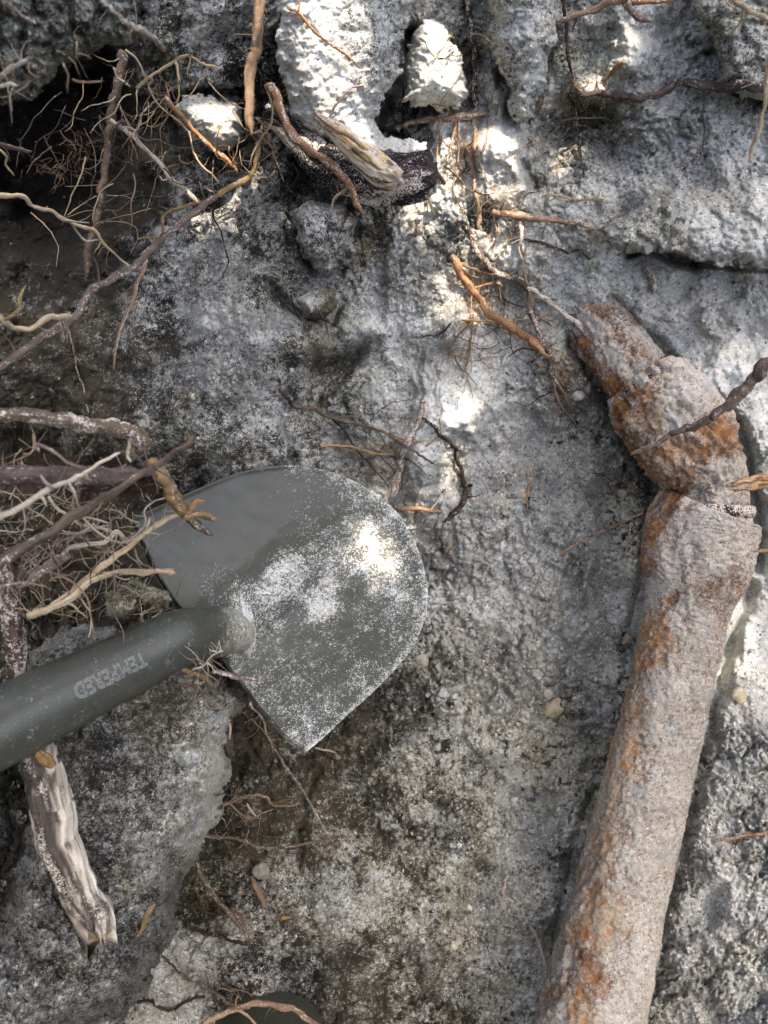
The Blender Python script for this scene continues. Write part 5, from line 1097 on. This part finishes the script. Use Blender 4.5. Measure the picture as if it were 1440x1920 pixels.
# ------------------------------------------------------------------ unseen foliage added to shade the pit, crown holes cut for the sun spots
SPOTS = [  # sun patches set by crown holes: px, py, h, rx, ry, angle deg, openness
 (592,45,.22,58,85,-10,1.),(655,160,.21,46,52,20,1.),(600,180,.21,34,60,0,.8),(560,100,.2,40,50,0,.7),(480,40,.2,60,40,0,.55),(822,120,.16,46,86,-14,.9),(800,190,.15,50,18,0,.6),(938,285,.15,46,78,0,1.),(960,385,.13,44,48,0,.9),(935,465,.12,44,32,0,.85),
 (842,540,.10,28,46,-12,.9),(1188,42,.17,48,46,10,.9),(1195,100,.16,28,20,0,.7),(1075,290,.10,14,17,0,.9),(862,758,.09,44,34,0,.85),(886,800,.09,26,34,0,.9),(772,785,.09,16,42,14,.8),(698,1000,.18,46,68,-22,.78),
 (740,1070,.18,30,40,-30,.7),(706,872,.12,38,22,20,.8),(712,905,.12,18,22,0,.8),(800,895,.09,50,40,0,.3),(790,1005,.07,14,40,25,.8),(400,232,.17,54,52,0,1.),(466,160,.23,10,110,0,.8),(430,40,.19,50,36,0,.55),(350,120,.15,40,30,0,.4),(788,402,.11,28,30,0,.9),
 (885,525,.11,20,26,-20,.6),(1415,665,.11,36,26,0,.45),(1405,1190,.08,34,80,0,.5),(850,290,.12,34,50,0,.6),(820,345,.12,30,30,0,.4)]
def added_shade_tree():
    q = 2.0                                  # metres from the pit to the crown, towards the sun
    s = np.array(SUN_B); u = np.cross([0, 1, 0], s); u /= np.linalg.norm(u); v = np.cross(s, u)
    base = P(430, 1330, .1)                    # something in the pit the crown leans over
    holes = []
    for (px, py, h, rx, ry, an, op) in SPOTS:
        c = P(px, py, h); z = (DIST - h) / F
        holes.append((c @ u, c @ v, rx * z, ry * z, math.radians(an), op))
    rg = np.random.default_rng(3)
    VV = []; step = .017; L = 0
    cu, cv = 0.0, 0.0
    allc = []; alls = []; alld = []
    for lay in range(5):
        gu, gv = np.meshgrid(np.arange(-1.0, .50, step), np.arange(-.80, .68, step))
        gu = gu.ravel() + rg.uniform(-.014, .014, gu.size); gv = gv.ravel() + rg.uniform(-.014, .014, gv.size)
        size = rg.uniform(.011, .019, gu.size)
        openv = np.zeros(gu.size)
        for (hu, hv, ru, rv, an, op) in holes:
            du, dv = gu - hu, gv - hv; ca, sa = math.cos(an), math.sin(an)
            a, b = du * ca + dv * sa, -du * sa + dv * ca
            e = (a / (ru + size * .75)) ** 2 + (b / (rv + size * .75)) ** 2
            openv = np.maximum(openv, np.where(e < 1, op, 0))
        # beyond the picture the crown is dappled too
        far = (gu < -.62) | (gv < -.72)
        openv = np.where(far & (vn2(gu * 9, gv * 9, 5) > .66), 1, openv)
        keep = rg.uniform(0, 1, gu.size) >= np.where(openv > 0, np.where(openv >= .88, 1.0, openv ** .45), 0)
        gu, gv, size = gu[keep], gv[keep], size[keep]
        allc.append(s * (q + lay * .045) + gu[:, None] * u + gv[:, None] * v + s * rg.uniform(-.02, .02, len(gu))[:, None]); alls.append(size)
    c = np.concatenate(allc); size = np.concatenate(alls); n = len(c)
    ang = rg.uniform(0, 6.28, n); tl = rg.normal(0, .35, (n, 2))
    e1 = np.cos(ang)[:, None] * u + np.sin(ang)[:, None] * v + s * tl[:, :1]; e2 = -np.sin(ang)[:, None] * u + np.cos(ang)[:, None] * v + s * tl[:, 1:]
    shape = np.array([(-1.1, 0), (-.4, .75), (.5, .7), (1.3, 0), (.5, -.7), (-.4, -.75)])
    vv = c[:, None] + size[:, None, None] * (shape[None, :, :1] * e1[:, None] + shape[None, :, 1:] * e2[:, None])
    ff = (np.array([[0, 1, 2, 3], [0, 3, 4, 5]])[None] + 6 * np.arange(n)[:, None, None]).reshape(-1, 4)
    cc = np.array([.05, .09, .03])[None] * rg.uniform(.6, 1.5, (n, 1))
    # trunk stands on the forest floor beyond the top of the pit
    wt = lambda w: np.array([w[0], w[1] * math.cos(TH) + w[2] * math.sin(TH), -w[1] * math.sin(TH) + w[2] * math.cos(TH)])
    foot = wt((2.1, 2.3, .68)); top = wt((1.9, 2.1, 4.2)); mid = s * (q + .35)
    root_o = empty('added_shade_tree', foot); tag(root_o, 'unseen foliage added beside the pit, its crown holed to place the spots of sun', 'added_shade_tree')
    T1 = catmull([foot, foot * .5 + top * .5 + np.array([.05, 0, 0]), top], 60)
    Vv, Fc_, S, T, _ = tube(T1, np.linspace(.13, .07, 60), 20)
    make_mesh('trunk', Vv - foot, Fc_, M_ROOT, np.tile([.12, .09, .07], (len(Vv), 1)), parent=root_o)
    T2 = catmull([T1[35], T1[35] * .6 + mid * .4 + np.array([0, .1, .1]), mid], 60)
    Vv, Fc_, S, T, _ = tube(T2, np.linspace(.05, .008, 60), 12)
    make_mesh('branch', Vv - foot, Fc_, M_ROOT, np.tile([.12, .09, .07], (len(Vv), 1)), parent=root_o)
    cr = make_mesh('crown', vv.reshape(-1, 3) - foot, ff, M_STONE, np.repeat(cc, 6, 0), smooth=False, parent=root_o); cr['kind'] = 'stuff'
added_shade_tree()

def added_shade_shrubs():  # unseen leaf masses added to cut skylight from the left and near side
    rg = np.random.default_rng(21); n = 2600
    d = rg.normal(0, 1, (n, 3)); d /= np.linalg.norm(d, axis=1)[:, None]; r = rg.uniform(.35, 1, n) ** .5
    c = d * r[:, None] * np.array([.55, .55, .62]); c *= (1 + .25 * fbm2(d[:, 0] * 2 + 4, d[:, 1] * 2 + d[:, 2], 2, 3))[:, None]
    e1 = rg.normal(0, 1, (n, 3)); e1 /= np.linalg.norm(e1, axis=1)[:, None]; e2 = np.cross(e1, d); e2 /= np.linalg.norm(e2, axis=1)[:, None] + 1e-9
    sz = rg.uniform(.02, .045, n)[:, None, None]
    shape = np.array([(-1.1, 0), (-.4, .6), (.5, .55), (1.3, 0), (.5, -.55), (-.4, -.6)])
    vv = (c[:, None] + sz * (shape[None, :, :1] * e1[:, None] + shape[None, :, 1:] * e2[:, None])).reshape(-1, 3)
    ff = (np.array([[0, 1, 2, 3], [0, 3, 4, 5]])[None] + 6 * np.arange(n)[:, None, None]).reshape(-1, 4)
    cc = np.repeat(np.array([.05, .085, .03])[None] * rg.uniform(.6, 1.5, (n, 1)), 6, 0)
    wt = lambda w: np.array([w[0], w[1] * math.cos(TH) + w[2] * math.sin(TH), -w[1] * math.sin(TH) + w[2] * math.cos(TH)])
    spots = [((-1.55, -.55, 1.15), 'unseen foliage added for shade on the rim to the left of the pit, nearest the shovel handle'), ((-1.6, .45, 1.15), 'unseen foliage added for shade on the rim at the upper left of the pit'),
             ((-1.2, -1.5, 1.15), 'unseen foliage added for shade on the near left rim behind the camera'), ((-.2, -1.75, 1.15), 'unseen foliage added for shade on the near rim behind the camera')]
    first = None
    for k, (p, lab) in enumerate(spots):
        b = wt((p[0], p[1], .70))
        if first is None:
            first = empty('added_shade_shrub', b); o = first
            st = np.array([b - b, wt((0, 0, .25)), wt((.04, .02, .6))]); Vv, Fc_, _, _, _ = tube(catmull(st, 12), np.linspace(.02, .008, 12), 8)
            m1 = make_mesh('stem', Vv, Fc_, M_ROOT, np.tile([.12, .09, .07], (len(Vv), 1)), parent=o)
            m2 = make_mesh('crown', vv + wt((0, 0, .5)), ff, M_STONE, cc, smooth=False, parent=o); m2['kind'] = 'stuff'
        else:
            o = first.copy(); COL.objects.link(o); o.location = b2w(b)
            for m in (m1, m2):
                c_ = m.copy(); COL.objects.link(c_); c_.parent = o
        tag(o, lab, 'added_shade_shrub', 'unseen foliage added round the pit')
added_shade_shrubs()
